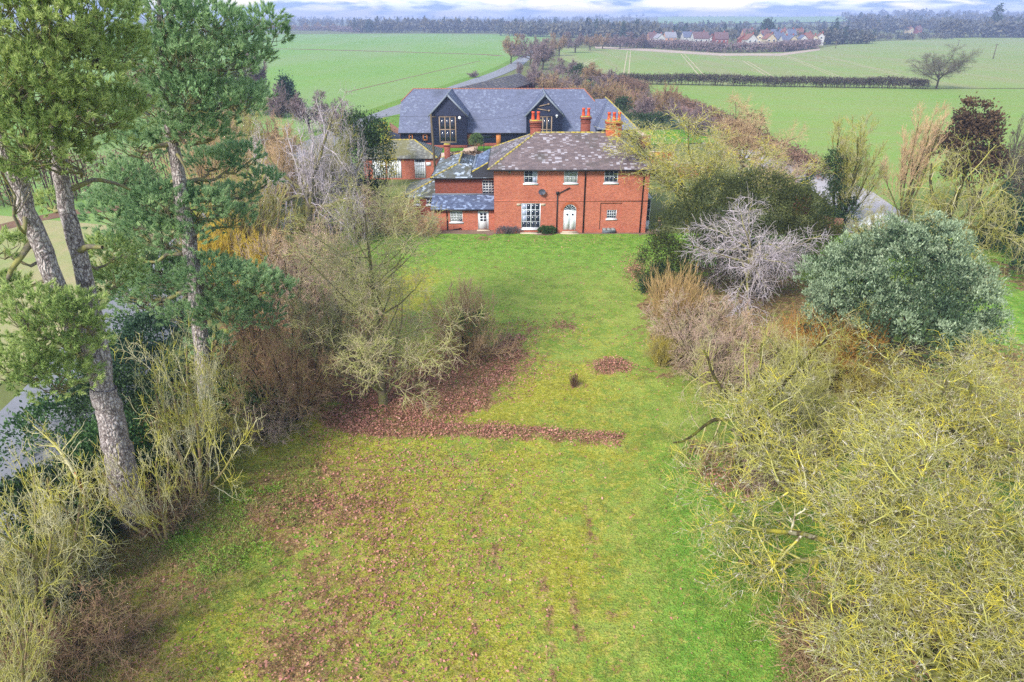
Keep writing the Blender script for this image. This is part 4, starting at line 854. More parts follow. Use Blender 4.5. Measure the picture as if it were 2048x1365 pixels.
yT = fy+(CRZ-.05-bz)/sl; m = MB(); m.poly(d3(p_(eR_+.02,fy+.3,bz+.3*sl)),d3(p_(CRX,fy+.3,bz+.3*sl)),d3(p_(CRX,yT,CRZ-.05)),d3(p_(eR_+.02,yT,CRZ-.05))); m.poly(d3(p_(CRX,yT,CRZ-.05)),p_(CRX,yT+7,CE),p_(eR_+.02,yT+7,CE),d3(p_(eR_+.02,yT,CRZ-.05))); lr_ = m.build('link_roof', M['felt'], barn); slates(rs, p_(eR_+.02,fy+.3,bz+.3*sl),p_(CRX,fy+.3,bz+.3*sl),p_(CRX,yT,CRZ-.05),p_(eR_+.02,yT,CRZ-.05),.36,.27,M['slate_blue'],lr_)
# farm shed behind the barn
sh = empty('cart_shed', (0,0,0)); tag(sh, 'long brown-roofed cart shed with brick piers behind the barn', 'shed')
a, b = np.array([-15.5,140,0.]), np.array([2.0,194,0.]); dd = nrm((b-a)[None])[0]; nn_ = np.array([dd[1],-dd[0],0]); wS = 7.5; eS, rS = 2.5, 4.6
m = MB(); 
for t_ in np.linspace(0, 1, 12):
    c = a+(b-a)*t_+nn_*wS/2; m.box(c[0]-.25,c[0]+.25,c[1]-.25,c[1]+.25,-.2,eS)
m.build('brick_piers', M['brick'], sh)
c1, c2, c3, c4 = a-nn_*wS/2, a+nn_*wS/2, b+nn_*wS/2, b-nn_*wS/2; Zp = lambda p, z: (p[0],p[1],z)
m = MB(); m.poly(Zp(c4,-.2),Zp(c1,-.2),Zp(c1,eS),Zp(c4,eS)); m.poly(Zp(c1,-.2),Zp(c2,-.2),Zp(c2,eS),Zp(a,rS),Zp(c1,eS)); m.poly(Zp(c3,-.2),Zp(c4,-.2),Zp(c4,eS),Zp(b,rS),Zp(c3,eS)); c5, c6 = c2-nn_*2.5, c3-nn_*2.5; m.poly(Zp(c5,-.2),Zp(c6,-.2),Zp(c6,eS+.6),Zp(c5,eS+.6)); m.build('wall', M['brick_orange'], sh)
o_ = nn_*.35; m = MB(); m.poly(Zp(c1-o_,eS-.1),Zp(c4-o_,eS-.1),Zp(b,rS+.05),Zp(a,rS+.05)); m.poly(Zp(c2+o_,eS-.1),Zp(a,rS+.05),Zp(b,rS+.05),Zp(c3+o_,eS-.1)); sr = m.build('roof', M['tile_shed'], sh)
slates(rs, p_(*Zp(c2+o_,eS-.05)),p_(*Zp(c3+o_,eS-.05)),p_(*Zp(b,rS+.1)),p_(*Zp(a,rS+.1)),.6,.5,M['tile_shed'],sr); slates(rs, p_(*Zp(c4-o_,eS-.05)),p_(*Zp(c1-o_,eS-.05)),p_(*Zp(a,rS+.1)),p_(*Zp(b,rS+.1)),.6,.5,M['tile_shed'],sr)

# ------------------------------------------------------------------ fences, poles and yard things
M['fence_brown'] = plain('brown_fence_board', lin(128,92,76), .9, .2, 2); M['fence_green'] = plain('green_wire', lin(64,92,82), .7, .1, 1); M['pole'] = plain('tarred_pole', lin(96,84,66), .9, .2, 1.2)
def board_fence(a, b, h, label, mat='fence_brown', bw=0.16, z0=0.0):
    a, b = np.asarray(a, float), np.asarray(b, float); L_ = np.linalg.norm(b-a); ang = math.atan2(b[1]-a[1], b[0]-a[0])
    f = empty('board_fence', (a[0],a[1],z0)); f.rotation_euler[2] = ang; tag(f, label, 'fence'); n = int(L_/bw); me = None
    for i in range(n):
        if me is None:
            m = MB(); m.box(.005,bw-.005,-.012,.012,.03,h); o = m.build('board', M[mat], f); me = o.data
        else: o = bpy.data.objects.new('board', me); COL.objects.link(o); o.parent = f
        o.location = (i*bw, 0, random.Random(i).uniform(-.02,.02))
    for i in range(int(L_/2.4)+1):
        m = MB(); m.box(i*2.4-.05,i*2.4+.05,.015,.11,-.2,h+.06); m.build('post', M[mat], f)
    m = MB(); m.box(0,L_,.013,.05,h*.25,h*.25+.09); m.box(0,L_,.013,.05,h*.8,h*.8+.09); m.build('rail', M[mat], f)
    return f
A, B = G(781,270), G(800,258); board_fence((A[0],A[1]), (BX0_-.4,BY+3), 2.0, 'brown close-board fence at the left end of the barn')
A = G(776,283); board_fence((A[0]-.2,A[1]), (BX0_-.1,BY+.2), 1.7, 'black board gate beside the left end of the barn', 'cladding')
A, B = G(1630,430), G(1660,452); board_fence(PY(1640,440,61)[:2], PY(1688,440,60)[:2], 1.7, 'reddish board fence half hidden behind the dark evergreen')
def mesh_fence(a, b, h, label):
    a, b = np.asarray(a, float), np.asarray(b, float); L_ = np.linalg.norm(b-a); f = empty('mesh_fence', (a[0],a[1],0)); f.rotation_euler[2] = math.atan2(b[1]-a[1], b[0]-a[0]); tag(f, label, 'fence')
    for i in range(int(L_/2.5)+1): m = MB(); m.box(i*2.5-.04,i*2.5+.04,-.04,.04,-.2,h+.05); m.build('post', M['fence_green'], f)
    m = MB()
    for x in np.arange(.1, L_, .14): m.box(x-.035,x+.035,-.01,.01,.05,h)
    for z in np.arange(.1, h, .3): m.box(0,L_,-.014,.014,z-.03,z+.03)
    o = m.build('wire_mesh', M['fence_green'], f); o['kind'] = 'stuff'
A, B, C_ = G(1248,256), G(1345,257), G(1400,266); mesh_fence(A[:2], B[:2], 1.6, 'dark green mesh fence right of the barn'); mesh_fence(B[:2]+np.array([.1,-.1]), C_[:2], 1.6, 'dark green mesh fence bending toward the brown hedge')
def brick_wall(a, b, h, label, mat):
    a, b = Vector((*a, 0)), Vector((*b, 0)); o = empty('garden_wall', a); tag(o, label, 'wall'); d = b-a
    m = MB(); m.beam((0,0,h/2-.1), (d.x,d.y,h/2-.1), .3, h+.2); m.build('brickwork', M[mat], o); m = MB(); m.beam((0,0,h+.05), (d.x,d.y,h+.05), .38, .09); m.build('coping', M['stone'], o)
brick_wall(G(1270,297)[:2], G(1300,297)[:2], 1.9, 'dark red garden wall against the barn cross wing', 'brick_old')
brick_wall(G(1297,330)[:2], G(1345,330)[:2], 1.7, 'red garden wall with pale coping behind the house', 'brick_orange')
brick_wall(G(1345,352)[:2], G(1420,356)[:2], 1.6, 'red garden wall behind the yellow-lichened tree', 'brick')
brick_wall(G(1600,440)[:2]+np.array([0,2]), G(1632,435)[:2]+np.array([0,2]), 1.9, 'brown wall end beside the ivy-clad trunk', 'brick_old')
pb = np.array([PY(876,345,86)[0]-.1, 84.2, 0]); po = empty('utility_pole', pb); ph = PY(867,229,84.2)[2]; tag(po, 'slim wooden utility pole beside the garage', 'pole')
m = MB(); m.tube([(0,0,-.3),(-.12,0,ph*.5),(-.25,0,ph)], [.16,.14,.11], 9); m.build('shaft', M['pole'], po, True); m = MB(); m.box(-.3,.35,-.05,.05,ph-.35,ph-.25); m.build('arm', M['pole'], po)
for i, e_ in enumerate((p_(X0+2.9,BY-1.9,6.2), p_(-60,110,8.5))):
    a = p_(pb[0]-.2,pb[1],ph-.2); pts = [a+(e_-a)*t_-p_(0,0,(1.1 if i == 0 else 1.4)*4*t_*(1-t_)) for t_ in np.linspace(0, 1, 14)]
    w_ = MB(); w_.tube(pts, .014, 4); tag(w_.build('overhead_wire', M['black']), ['thin wire from the pole to the right barn porch', 'thin wire from the pole across the road'][i], 'wire')
yl = G(968,309); o = empty('bollard_lamp', yl); tag(o, 'slim black lamp post on the yard grass by the round topiary', 'lamp post'); m = MB(); m.tube([(0,0,-.2),(0,0,1.6)], .06, 8); m.build('post', M['black'], o); m = MB(); m.tube([(0,0,1.6),(0,0,1.65),(0,0,1.85),(0,0,1.9)], [.07,.13,.12,.04], 8); m.build('head', M['black'], o)
st = G(1147,780); lv = bare(91, 'rods', 0.9, 0.28, .008, .2); tree_obj('cut_shrub', (st[0],st[1],.1), lv, plain('dead_stem', lin(96,70,56), .95, .2), plain('dead_stem_thin', lin(110,84,66), .95, .2), 'clump of short dead brown stems on the lawn bank', 'stump', split=1, names=('stems','twigs'))
# parked car on the drive, glimpsed through twigs
cp = G(1752,462); car = empty('parked_car', (cp[0],cp[1],0.01)); car.rotation_euler[2] = .5; tag(car, 'silver-white car parked on the drive behind the bare trees', 'car')
cm = NM('silver_paint', .3, .5); cm.color(lin(205,210,218)); prof = [(-2.05,.35),(-2.1,.75),(-1.3,.9),(-.65,1.42),(.85,1.45),(1.55,.98),(2.1,.88),(2.15,.38)]
m = MB(); 
for s in (-.85, .85): pass
vv = [(x, s*(.85 if z < 1.1 else .68), z) for s in (-1, 1) for x, z in prof]; n = len(prof)
m.add(vv, [tuple(range(n))[::-1], tuple(range(n, 2*n))]+[(i, i+1, n+i+1, n+i) for i in range(n-1)]+[(n-1, 0, n, 2*n-1)]); m.build('body', cm.m, car)
m = MB()
for s in (-1, 1): m.poly(*[(x, s*y_, z) for x, y_, z in ((-.95,.80,1.0),(-.55,.70,1.37),(.8,.69,1.40),(1.3,.79,1.02))])
m.poly((-1.33,-.7,.93),(-1.33,.7,.93),(-.70,.6,1.41),(-.70,.6,1.41)) if False else None
m.build('side_windows', M['glass'], car)
for x in (-1.3, 1.3):
    for s in (-1, 1): t = MB(); t.tube([(x, s*.72, .32), (x, s*.88, .32)], .32, 14); t.build('wheel', M['black'], car, True)

# ------------------------------------------------------------------ trees and shrubs
B_ = {}
B_['tw_green'] = bark('greenish_twigs', lin(192,176,146), lin(184,184,112), .55); B_['tr_green'] = bark('greenish_bark', lin(112,102,80), lin(122,124,72), .45)
B_['tw_lich'] = lichen_bark('lichened_twigs', lin(146,132,106), lin(212,204,186), lin(174,172,98), lin(214,198,70)); B_['tr_lich'] = lichen_bark('lichened_bark', lin(96,88,62), lin(140,136,112), lin(116,116,58), lin(158,150,60))
B_['tw_moss'] = bark('mossy_twigs', lin(176,168,132), lin(164,160,80), .6, 1.8); B_['tr_moss'] = bark('mossy_bark', lin(62,56,38), lin(92,92,40), .5)
B_['tw_grey'] = bark('silvery_twigs', lin(196,184,190), lin(168,158,146), .4); B_['tr_grey'] = bark('silvery_bark', lin(120,112,96), lin(140,136,84), .5)
B_['tw_pink'] = bark('pinkish_twigs', lin(190,162,146), lin(170,158,116), .45); B_['tw_brown'] = bark('brown_twigs', lin(156,124,100), lin(160,144,98), .4)
B_['tw_dark'] = bark('dark_twigs', lin(106,98,88), lin(118,112,92), .35); B_['tr_dark'] = bark('dark_bark', lin(72,62,54), lin(92,88,62), .35)
B_['tw_orange'] = bark('orange_willow_rods', lin(200,144,76), lin(176,150,74), .35); B_['tw_straw'] = bark('straw_rods', lin(190,158,110), lin(168,146,92), .35)
B_['tw_yellow'] = bark('yellow_willow_rods', lin(214,186,64), lin(198,170,92), .5); B_['tw_olive'] = bark('olive_twigs', lin(168,156,104), lin(180,164,66), .5)
B_['tw_purple'] = bark('purplish_twigs', lin(140,120,122), lin(132,118,108), .35); B_['tw_sand'] = bark('sandy_twigs', lin(204,172,136), lin(184,160,112), .4)
B_['tw_elder'] = bark('elder_shoots', lin(202,194,156), lin(196,188,84), .5, 1.3); B_['tr_elder'] = bark('elder_stem', lin(132,112,88), lin(142,138,72), .5)
def bt(name, bx, by, top, hw, style, seed, tr, tw, label, cat='tree', rmin=.006, n_mul=1.0, split=None, names=None, hmul=1.0, group=None, rot=0.0):
    b, H, R = spec(bx, by, top, hw); H *= hmul; multi = 'stems' in STYLE[style]
    rmin = max(rmin, (.36 if style == 'oak' else .40)/pxm(b[1], H*.6))
    return shared_tree(name, b, style, seed, H, R, rmin, B_[tr], B_[tw], label, cat, names or (('stems','twigs') if multi else ('trunk','crown')))
# the open-grown tree on the lawn
bt('bare_tree', 768, 812, 372, 168, 'spread', 5, 'tr_green', 'tw_green', 'bare spreading tree with mossy trunk standing on the lawn', rmin=.0075)
# yellow-lichened trees at the right
def at_tree(name, x, y, H, R, style, seed, tr, tw, label, rmin=.009): return shared_tree(name, (x, y, 0.05), style, seed, H, R, rmin, B_[tr], B_[tw], label)
at_tree('lichened_tree', 11.3, 17.6, 7.4, 5.0, 'lichen', 21, 'tr_lich', 'tw_lich', 'yellow-lichened bare tree at the edge of the near lawn', .0092)
at_tree('lichened_tree', 16.2, 14.2, 8.0, 4.8, 'lichen', 22, 'tr_lich', 'tw_lich', 'yellow-lichened tree filling the bottom right corner', .0092)
at_tree('lichened_tree', 18.6, 23.6, 6.2, 5.0, 'lichen', 23, 'tr_lich', 'tw_lich', 'yellow-lichened tree in front of the grey-green evergreen', .011)
at_tree('lichened_tree', 11.9, 13.0, 5.6, 4.6, 'lichen', 24, 'tr_lich', 'tw_lich', 'low yellow-lichened tree along the bottom edge at the right', .010)
bt('mossy_tree', 1470, 955, 640, 165, 'mossy', 31, 'tr_moss', 'tw_moss', 'low mossy tree with dark leaning trunk beside the lawn', rmin=.008)
bt('mossy_tree', 1590, 820, 640, 130, 'mossy', 32, 'tr_moss', 'tw_moss', 'olive twiggy tree in front of the orange willow', rmin=.008)
bt('willow_shrub', 1665, 775, 622, 78, 'rods', 41, 'tw_olive', 'tw_orange', 'orange-stemmed willow shrub beside the grey-green evergreen', 'shrub', .008)
bt('willow_shrub', 1590, 735, 630, 46, 'rods', 42, 'tw_straw', 'tw_orange', 'smaller orange-stemmed willow behind the olive twigs', 'shrub', .008)
bt('weeping_tree', 1490, 618, 418, 120, 'weep', 51, 'tr_grey', 'tw_grey', 'domed weeping tree with silvery lilac twigs', rmin=.011)
bt('reed_shrub', 1345, 672, 540, 56, 'rods', 43, 'tw_straw', 'tw_straw', 'straw-coloured upright shrub at the foot of the dark yew', 'shrub', .008)
bt('bare_shrub', 1385, 730, 592, 92, 'shrub', 44, 'tr_dark', 'tw_pink', 'grey-brown bare shrub below the weeping tree', 'shrub', .008)
bt('bare_shrub', 1320, 735, 668, 36, 'rods', 45, 'tw_olive', 'tw_olive', 'small olive shrub at the lawn edge by the leaf mound', 'shrub', .007)
bt('bare_shrub', 1430, 780, 650, 90, 'shrub', 46, 'tr_dark', 'tw_pink', 'brown thicket between the leaf mound and the mossy tree', 'shrub', .008)
bt('bare_shrub', 1700, 700, 600, 80, 'bramble', 47, 'tw_dark', 'tw_brown', 'dark bramble thicket between weeping tree and evergreen', 'shrub', .008)
bt('bare_shrub', 1640, 900, 770, 100, 'shrub', 48, 'tr_dark', 'tw_moss', 'olive scrub between the mossy tree and the lichened trees', 'shrub', .009)
bt('bare_shrub', 1740, 830, 720, 90, 'shrub', 49, 'tr_dark', 'tw_olive', 'olive scrub below the grey-green evergreen', 'shrub', .009)
bt('bare_shrub', 1500, 745, 640, 80, 'shrub', 52, 'tr_dark', 'tw_sand', 'tan scrub below the weeping tree', 'shrub', .009)
bt('bare_shrub', 1640, 1330, 1180, 120, 'bramble', 53, 'tr_dark', 'tw_brown', 'brown brambles under the lowest lichened tree', 'shrub', .007)
bt('bare_shrub', 1530, 960, 860, 90, 'bramble', 54, 'tr_dark', 'tw_pink', 'pinkish brambles at the foot of the mossy tree', 'shrub', .008)
# by the house and beyond it on the right
bt('lichened_tree', 1374, 462, 222, 182, 'crown', 61, 'tr_lich', 'tw_lich', 'large yellow-lichened bare tree at the right end of the house', rmin=.010)
bt('seeding_tree', 1478, 372, 200, 86, 'crown', 62, 'tr_dark', 'tw_sand', 'sandy-twigged bare tree with dark seed clusters behind the lichened tree', rmin=.012)
bt('bare_tree', 1672, 462, 236, 74, 'upright', 63, 'tr_moss', 'tw_moss', 'upright bare tree whose trunk is wrapped in dark ivy', rmin=.010)
bt('bare_tree', 1806, 440, 214, 56, 'upright', 64, 'tr_moss', 'tw_sand', 'slender upright bare tree right of the ivy-clad one', rmin=.010)
bt('bare_tree', 1860, 545, 282, 150, 'mossy', 65, 'tr_moss', 'tw_moss', 'wide olive-grey bare tree behind the grey-green evergreen', rmin=.011)
bt('bare_shrub', 1745, 505, 420, 60, 'shrub', 66, 'tr_moss', 'tw_moss', 'olive bare shrub beside the parked car', 'shrub', .010)
bt('bare_tree', 2010, 470, 232, 60, 'upright', 67, 'tr_dark', 'tw_dark', 'thin dark bare tree at the right picture edge', rmin=.012)
bt('bare_shrub', 1545, 380, 320, 60, 'farshrub', 68, 'tw_brown', 'tw_pink', 'pinkish bare shrub behind the dark yew', 'shrub', .014)
# left side
bt('grey_tree', 622, 500, 205, 125, 'mossy', 71, 'tr_grey', 'tw_grey', 'grey bare tree with arching branches by the road', rmin=.013)
bt('willow_tree', 500, 545, 330, 95, 'rods', 72, 'tw_brown', 'tw_moss', 'olive and tan upright willow behind the second pine', 'tree', .012)
bt('willow_tree', 440, 450, 250, 80, 'rods', 77, 'tw_brown', 'tw_sand', 'tan willow thicket by the road behind the pines', 'tree', .014)
bt('yellow_shrub', 440, 580, 425, 62, 'rods', 73, 'tw_yellow', 'tw_yellow', 'bright yellow willow shrub right of the second pine trunk', 'shrub', .010)
bt('yellow_shrub', 520, 600, 470, 44, 'shrub', 74, 'tw_yellow', 'tw_yellow', 'yellow-green shrub at the edge of the pine foliage', 'shrub', .010)
bt('bare_shrub', 600, 640, 470, 95, 'shrub', 75, 'tr_dark', 'tw_pink', 'pinkish brown thicket beyond the lawn tree', 'shrub', .009)
bt('bare_shrub', 660, 560, 440, 70, 'bramble', 76, 'tw_brown', 'tw_pink', 'low pink-brown brambles near the outhouse', 'shrub', .009)
bt('bare_shrub', 590, 840, 650, 110, 'shrub', 78, 'tr_dark', 'tw_brown', 'dark brown tangled shrub left of the lawn tree', 'shrub', .008)
bt('bare_shrub', 660, 745, 570, 90, 'shrub', 79, 'tr_dark', 'tw_green', 'green-brown scrub behind the lawn tree', 'shrub', .008)
bt('bare_shrub', 520, 740, 560, 80, 'bramble', 80, 'tr_dark', 'tw_brown', 'brown brambles under the low pine branch', 'shrub', .008)
bt('bare_shrub', 720, 480, 370, 60, 'shrub', 81, 'tw_brown', 'tw_pink', 'pink-twigged shrub in front of the ivy-clad tree', 'shrub', .010)
bt('bare_shrub', 800, 470, 400, 50, 'shrub', 82, 'tw_brown', 'tw_sand', 'tan bare shrub against the outhouse wall', 'shrub', .010)
bt('round_bush', 938, 712, 570, 80, 'dome', 83, 'tw_straw', 'tw_sand', 'round sandy-brown bush on the leafy lawn', 'shrub', .008)
bt('elder_shrub', 402, 1000, 690, 135, 'elder', 84, 'tr_elder', 'tw_elder', 'pale yellow-green elder below the second pine', 'shrub', .009)
bt('elder_shrub', 165, 1190, 930, 160, 'elder', 85, 'tr_elder', 'tw_elder', 'pale leaning elder below the forked pine', 'shrub', .009)
bt('elder_shrub', 75, 1300, 985, 150, 'elder', 86, 'tr_elder', 'tw_elder', 'twiggy elder at the lower left by the road', 'shrub', .009)
bt('elder_shrub', 330, 1090, 900, 110, 'elder', 87, 'tr_elder', 'tw_elder', 'elder shoots rising beside the forked pine trunk', 'shrub', .009)
bt('elder_shrub', 30, 1470, 1150, 150, 'elder', 88, 'tr_elder', 'tw_moss', 'bare elder in the bottom left corner', 'shrub', .009)
bt('bare_shrub', 480, 850, 690, 90, 'elder', 89, 'tr_elder', 'tw_moss', 'pale twiggy shrub between elder and brown tangle', 'shrub', .008)
bt('bare_tree', 560, 470, 250, 90, 'crown', 90, 'tr_moss', 'tw_sand', 'tan bare tree between the road and the olive willow', rmin=.014)
bt('bare_tree', 668, 470, 240, 66, 'crown', 98, 'tr_grey', 'tw_moss', 'grey-green bare tree in front of the ivy-covered tree', rmin=.014)
bt('bare_tree', 480, 420, 190, 80, 'crown', 93, 'tr_moss', 'tw_moss', 'bare tree behind the upper pine foliage', rmin=.016)
bt('bare_shrub', 550, 560, 455, 80, 'shrub', 94, 'tr_dark', 'tw_sand', 'sandy thicket beside the yellow willow', 'shrub', .012)
bt('bare_shrub', 640, 480, 400, 70, 'shrub', 95, 'tr_dark', 'tw_olive', 'olive thicket at the foot of the grey tree', 'shrub', .012)
bt('bare_shrub', 700, 610, 520, 80, 'bramble', 96, 'tr_dark', 'tw_pink', 'low pinkish scrub behind the lawn tree crown', 'shrub', .010)
bt('bare_shrub', 850, 475, 425, 36, 'shrub', 97, 'tw_brown', 'tw_sand', 'small bare shrub at the corner of the lean-to', 'shrub', .012)
for i, (bx, by, top, hw, tw, lab) in enumerate([(245,1030,930,90,'tw_moss','olive brambles round the forked pine foot'),(340,1050,970,80,'tw_brown','brown brambles before the elder'),(120,1200,1080,110,'tw_elder','pale brambles under the leaning elder'),(210,1300,1200,110,'tw_brown','brown brambles at the lower left'),(430,905,800,80,'tw_moss','olive brambles behind the elder'),(545,870,780,70,'tw_pink','pinkish brambles at the left lawn edge'),(40,1400,1260,130,'tw_brown','brown brambles in the lower left corner')]):
    bt('bramble_patch', bx, by, top, hw, 'bramble', 500+i, 'tr_dark', tw, lab, 'brambles', .007)
bt('grey_tree', 700, 455, 236, 70, 'mossy', 99, 'tr_grey', 'tw_grey', 'second grey tree close to the ivy-covered tree', rmin=.014)
rl_ = random.Random(3)
for o in list(bpy.data.objects):
    if o.name.startswith('elder_shrub'): o.rotation_euler[0] = rl_.uniform(-.3,.2); o.rotation_euler[1] = rl_.uniform(-.3,.3)
# broken stem with raw orange wood
b0 = G(192,1075); br = empty('broken_tree', b0); tag(br, 'broken stem with raw orange wood leaning by the forked pine', 'tree')
pa = [PY(x, y, b0[1]+dy) for x, y, dy in ((200,1110,0),(186,1050,0),(165,985,.1),(150,945,.1))]; pa = [q-b0 for q in pa]; pa[0][2] = -.1
m = MB(); m.tube(pa[:2], [.14,.13], 8); m.build('stump', B_['tr_elder'], br, True); m = MB(); m.tube(pa[1:], [.12,.09,.03], 7); m.build('split_wood', plain('raw_wood', lin(176,92,50), .9, .25, 6), br)
top = [pa[3]+np.array(q) for q in ((0,0,-.2),(-.25,.1,.6),(-.6,.2,1.2),(-1.1,.2,1.9))]; P0 = line(top, 8)[None]; R0 = np.linspace(.07,.02,8)[None]; r_ = np.random.default_rng(4); g1_ = grow(r_, P0, R0, 14, .1, 1, 30, 70, 1.3, 6, .2, .03, .5); g2_ = grow(r_, *g1_, 6, .1, 1, 30, 70, .5, 4, .2, .02, .6)
v, f = join([tubes(P0, R0, 6), tubes(*g1_, 3), tubes(*g2_, 3)]); mk('twigs', v, f, B_['tw_elder'], br)

# evergreens
LF = {}
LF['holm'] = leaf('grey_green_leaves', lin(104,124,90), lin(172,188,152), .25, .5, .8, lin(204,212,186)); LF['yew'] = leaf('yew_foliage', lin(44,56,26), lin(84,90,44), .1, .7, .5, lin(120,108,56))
LF['ivy'] = leaf('ivy_leaves', lin(38,58,34), lin(66,88,48), .15, .45, 1.0); LF['laurel'] = leaf('laurel_leaves', lin(40,72,40), lin(84,116,62), .2, .45, .8); LF['copper'] = leaf('copper_foliage', lin(66,52,40), lin(110,88,62), .2, .8, .5)
LF['conifer'] = leaf('dark_conifer', lin(36,60,46), lin(62,88,60), .15, .7, .5); LF['box'] = leaf('box_leaves', lin(40,72,38), lin(76,108,56), .2, .5, 2.0); LF['lav'] = leaf('lavender', lin(96,90,92), lin(130,122,126), .2, .8, 2.0)
LF['topiary'] = leaf('bay_leaves', lin(66,92,46), lin(112,136,76), .2, .5, 1.2); LF['litter'] = leaf('fallen_leaves', lin(126,78,68), lin(200,144,126), .1, .8, 3.0, lin(242,208,192)); LF['seed'] = leaf('seed_clusters', lin(84,66,50), lin(110,86,66), .1, .9)
LF['gold'] = leaf('yellow_foliage', lin(150,140,52), lin(186,172,70), .3, .7, .8)
def evergreen(name, base, ells, mat, label, ncl, nlf, size, crad, cat='shrub', seed=1, trunk=None, inner=.2, up=.3, asp=.5, tmat='tr_dark', names=('trunk','foliage')):
    r = np.random.default_rng(seed); o = empty(name, base); tag(o, label, cat); base = np.asarray(base, float)
    ells = [(np.asarray(c, float)-base, np.asarray(q, float)*np.ones(3)) for c, q in ells]
    v, f = foliage(r, ells, ncl, nlf, size, crad, inner, up, asp); mk(names[1], v, f, LF[mat], o)
    Hc = max(c[2] for c, q in ells); P, R = stems(r, 5, max(.4, Hc*.75), 3, 18, 7, .1, 0, (trunk or .06), .15); g = grow(r, P, R, 9, .25, 1, 30, 75, max(q[0] for c, q in ells)*.6, 6, .15, .02, .5)
    v, f = join([tubes(P, R, 6), tubes(*g, 4)]); mk(names[0], v, f, B_[tmat], o, True); return o
def el(x, y, Yd, rx, rz=None, ry=None):   # lobe seen at x, y, at distance Yd; sizes in photo units at that distance
    c = PY(x, y, Yd); k_ = 1/pxm(Yd, c[2]); return (c, (rx*k_, (ry or rx)*k_, (rz or rx)*k_))
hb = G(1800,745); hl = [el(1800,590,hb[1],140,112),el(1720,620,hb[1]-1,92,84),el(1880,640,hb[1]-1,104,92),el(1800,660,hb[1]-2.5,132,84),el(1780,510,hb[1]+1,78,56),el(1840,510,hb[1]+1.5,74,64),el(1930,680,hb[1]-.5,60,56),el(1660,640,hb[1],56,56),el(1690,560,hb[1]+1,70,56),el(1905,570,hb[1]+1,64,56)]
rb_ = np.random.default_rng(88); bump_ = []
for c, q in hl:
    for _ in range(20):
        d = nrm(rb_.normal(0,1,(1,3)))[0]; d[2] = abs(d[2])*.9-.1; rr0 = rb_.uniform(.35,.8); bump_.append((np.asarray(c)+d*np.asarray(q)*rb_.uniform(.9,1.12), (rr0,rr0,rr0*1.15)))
LF['holm_in'] = leaf('old_dark_leaves', lin(44,62,44), lin(82,104,72), .1, .5, .8)  # darker leaf colour paints the shade inside the crown
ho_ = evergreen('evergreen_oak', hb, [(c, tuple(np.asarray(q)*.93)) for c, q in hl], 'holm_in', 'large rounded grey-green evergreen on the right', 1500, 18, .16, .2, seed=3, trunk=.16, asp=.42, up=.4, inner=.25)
rb_ = np.random.default_rng(89); v, f = foliage(rb_, [(np.asarray(c)-hb, np.asarray(q)) for c, q in bump_], 1500, 26, .15, .13, .05, 1.0, .4); mk('young_foliage', v, f, LF['holm'], ho_)  # paler leaves on the upper lobes paint their lit tops
yb = G(1450,600); yd = 47.6; evergreen('yew', (yb[0],yd,0), [el(1330,535,yd-1.5,54,56),el(1375,470,yd-.5,66,66),el(1440,425,yd+.5,72,70),el(1520,412,yd+1,74,66),el(1595,445,yd+.6,64,64),el(1635,490,yd,52,54),el(1320,575,yd-2,34,34),el(1560,520,yd,90,70),el(1440,540,yd,90,70)], 'yew', 'broad dark olive yew behind the weeping tree', 2300, 26, .17, .26, seed=5, trunk=.18, asp=.35)
evergreen('yew', G(1300,590), [el(1302,575,46,22,24),el(1320,560,46.5,26,30)], 'conifer', 'small dark evergreen at the lawn edge by the yew', 160, 24, .14, .2, seed=6)
for i, (bx, by, els, lab, nc) in enumerate([
  (230,985,[(225,905,22.6,75,70),(180,935,22.2,60,50),(275,935,22.8,55,55)],'dark laurel behind the forked pine trunk',360),
  (110,1040,[(110,985,20.6,70,50),(50,1010,20.2,60,45)],'dark evergreen undergrowth along the road',260),
  (330,800,[(330,690,31.5,80,60),(280,740,30.5,60,50),(400,770,30.5,60,40)],'dark holly beneath the second pine',420),
  (240,850,[(225,800,27.5,70,50),(300,830,27,60,45)],'dark evergreen bush between the two pines',280),
  (60,1180,[(60,1130,18.2,80,50),(-10,1150,18,60,50)],'laurel undergrowth at the left edge',240),
  (150,1110,[(150,1070,19.6,70,36),(90,1090,19.3,60,34)],'dark laurel clump under the leaning elder',220),
  (60,1270,[(60,1230,16.6,80,40),(-20,1240,16.4,70,40)],'dark ivy mound at the foot of the lower left elder',200),
  (330,960,[(330,920,23.6,60,40),(280,950,23.2,50,34),(390,900,24.6,55,36)],'dark evergreen mound between elder and pine trunk',240),
  (470,840,[(470,800,28.6,55,36),(520,810,28.4,50,34)],'dark low evergreen behind the pale twiggy shrub',170),
  (560,420,[(590,350,64,34,30),(570,385,62,26,24)],'dark ivy mound behind the grey tree',150)]):
    evergreen('laurel', G(bx,by), [el(*q) for q in els], ('laurel','ivy')[i % 2] if i != 2 else 'conifer', lab, nc, 22, .15, .22, seed=30+i, trunk=.05, asp=.55)
ib = G(735,440); evergreen('ivy_tree', ib, [el(732,330,ib[1],44,66),el(718,275,ib[1],32,46),el(752,285,ib[1],30,46),el(735,400,ib[1],34,40),el(690,420,ib[1]-2,30,34)], 'ivy', 'dark ivy-covered tree left of the garage', 560, 24, .2, .34, 'tree', seed=41, trunk=.2, names=('trunk','crown'))
ib = G(772,372); evergreen('slender_tree', ib, [el(772,315,ib[1],17,34),el(765,275,ib[1],14,26),el(780,340,ib[1],16,20)], 'gold', 'slender yellowish tree in front of the garage', 130, 20, .18, .3, 'tree', seed=42, names=('trunk','crown'))
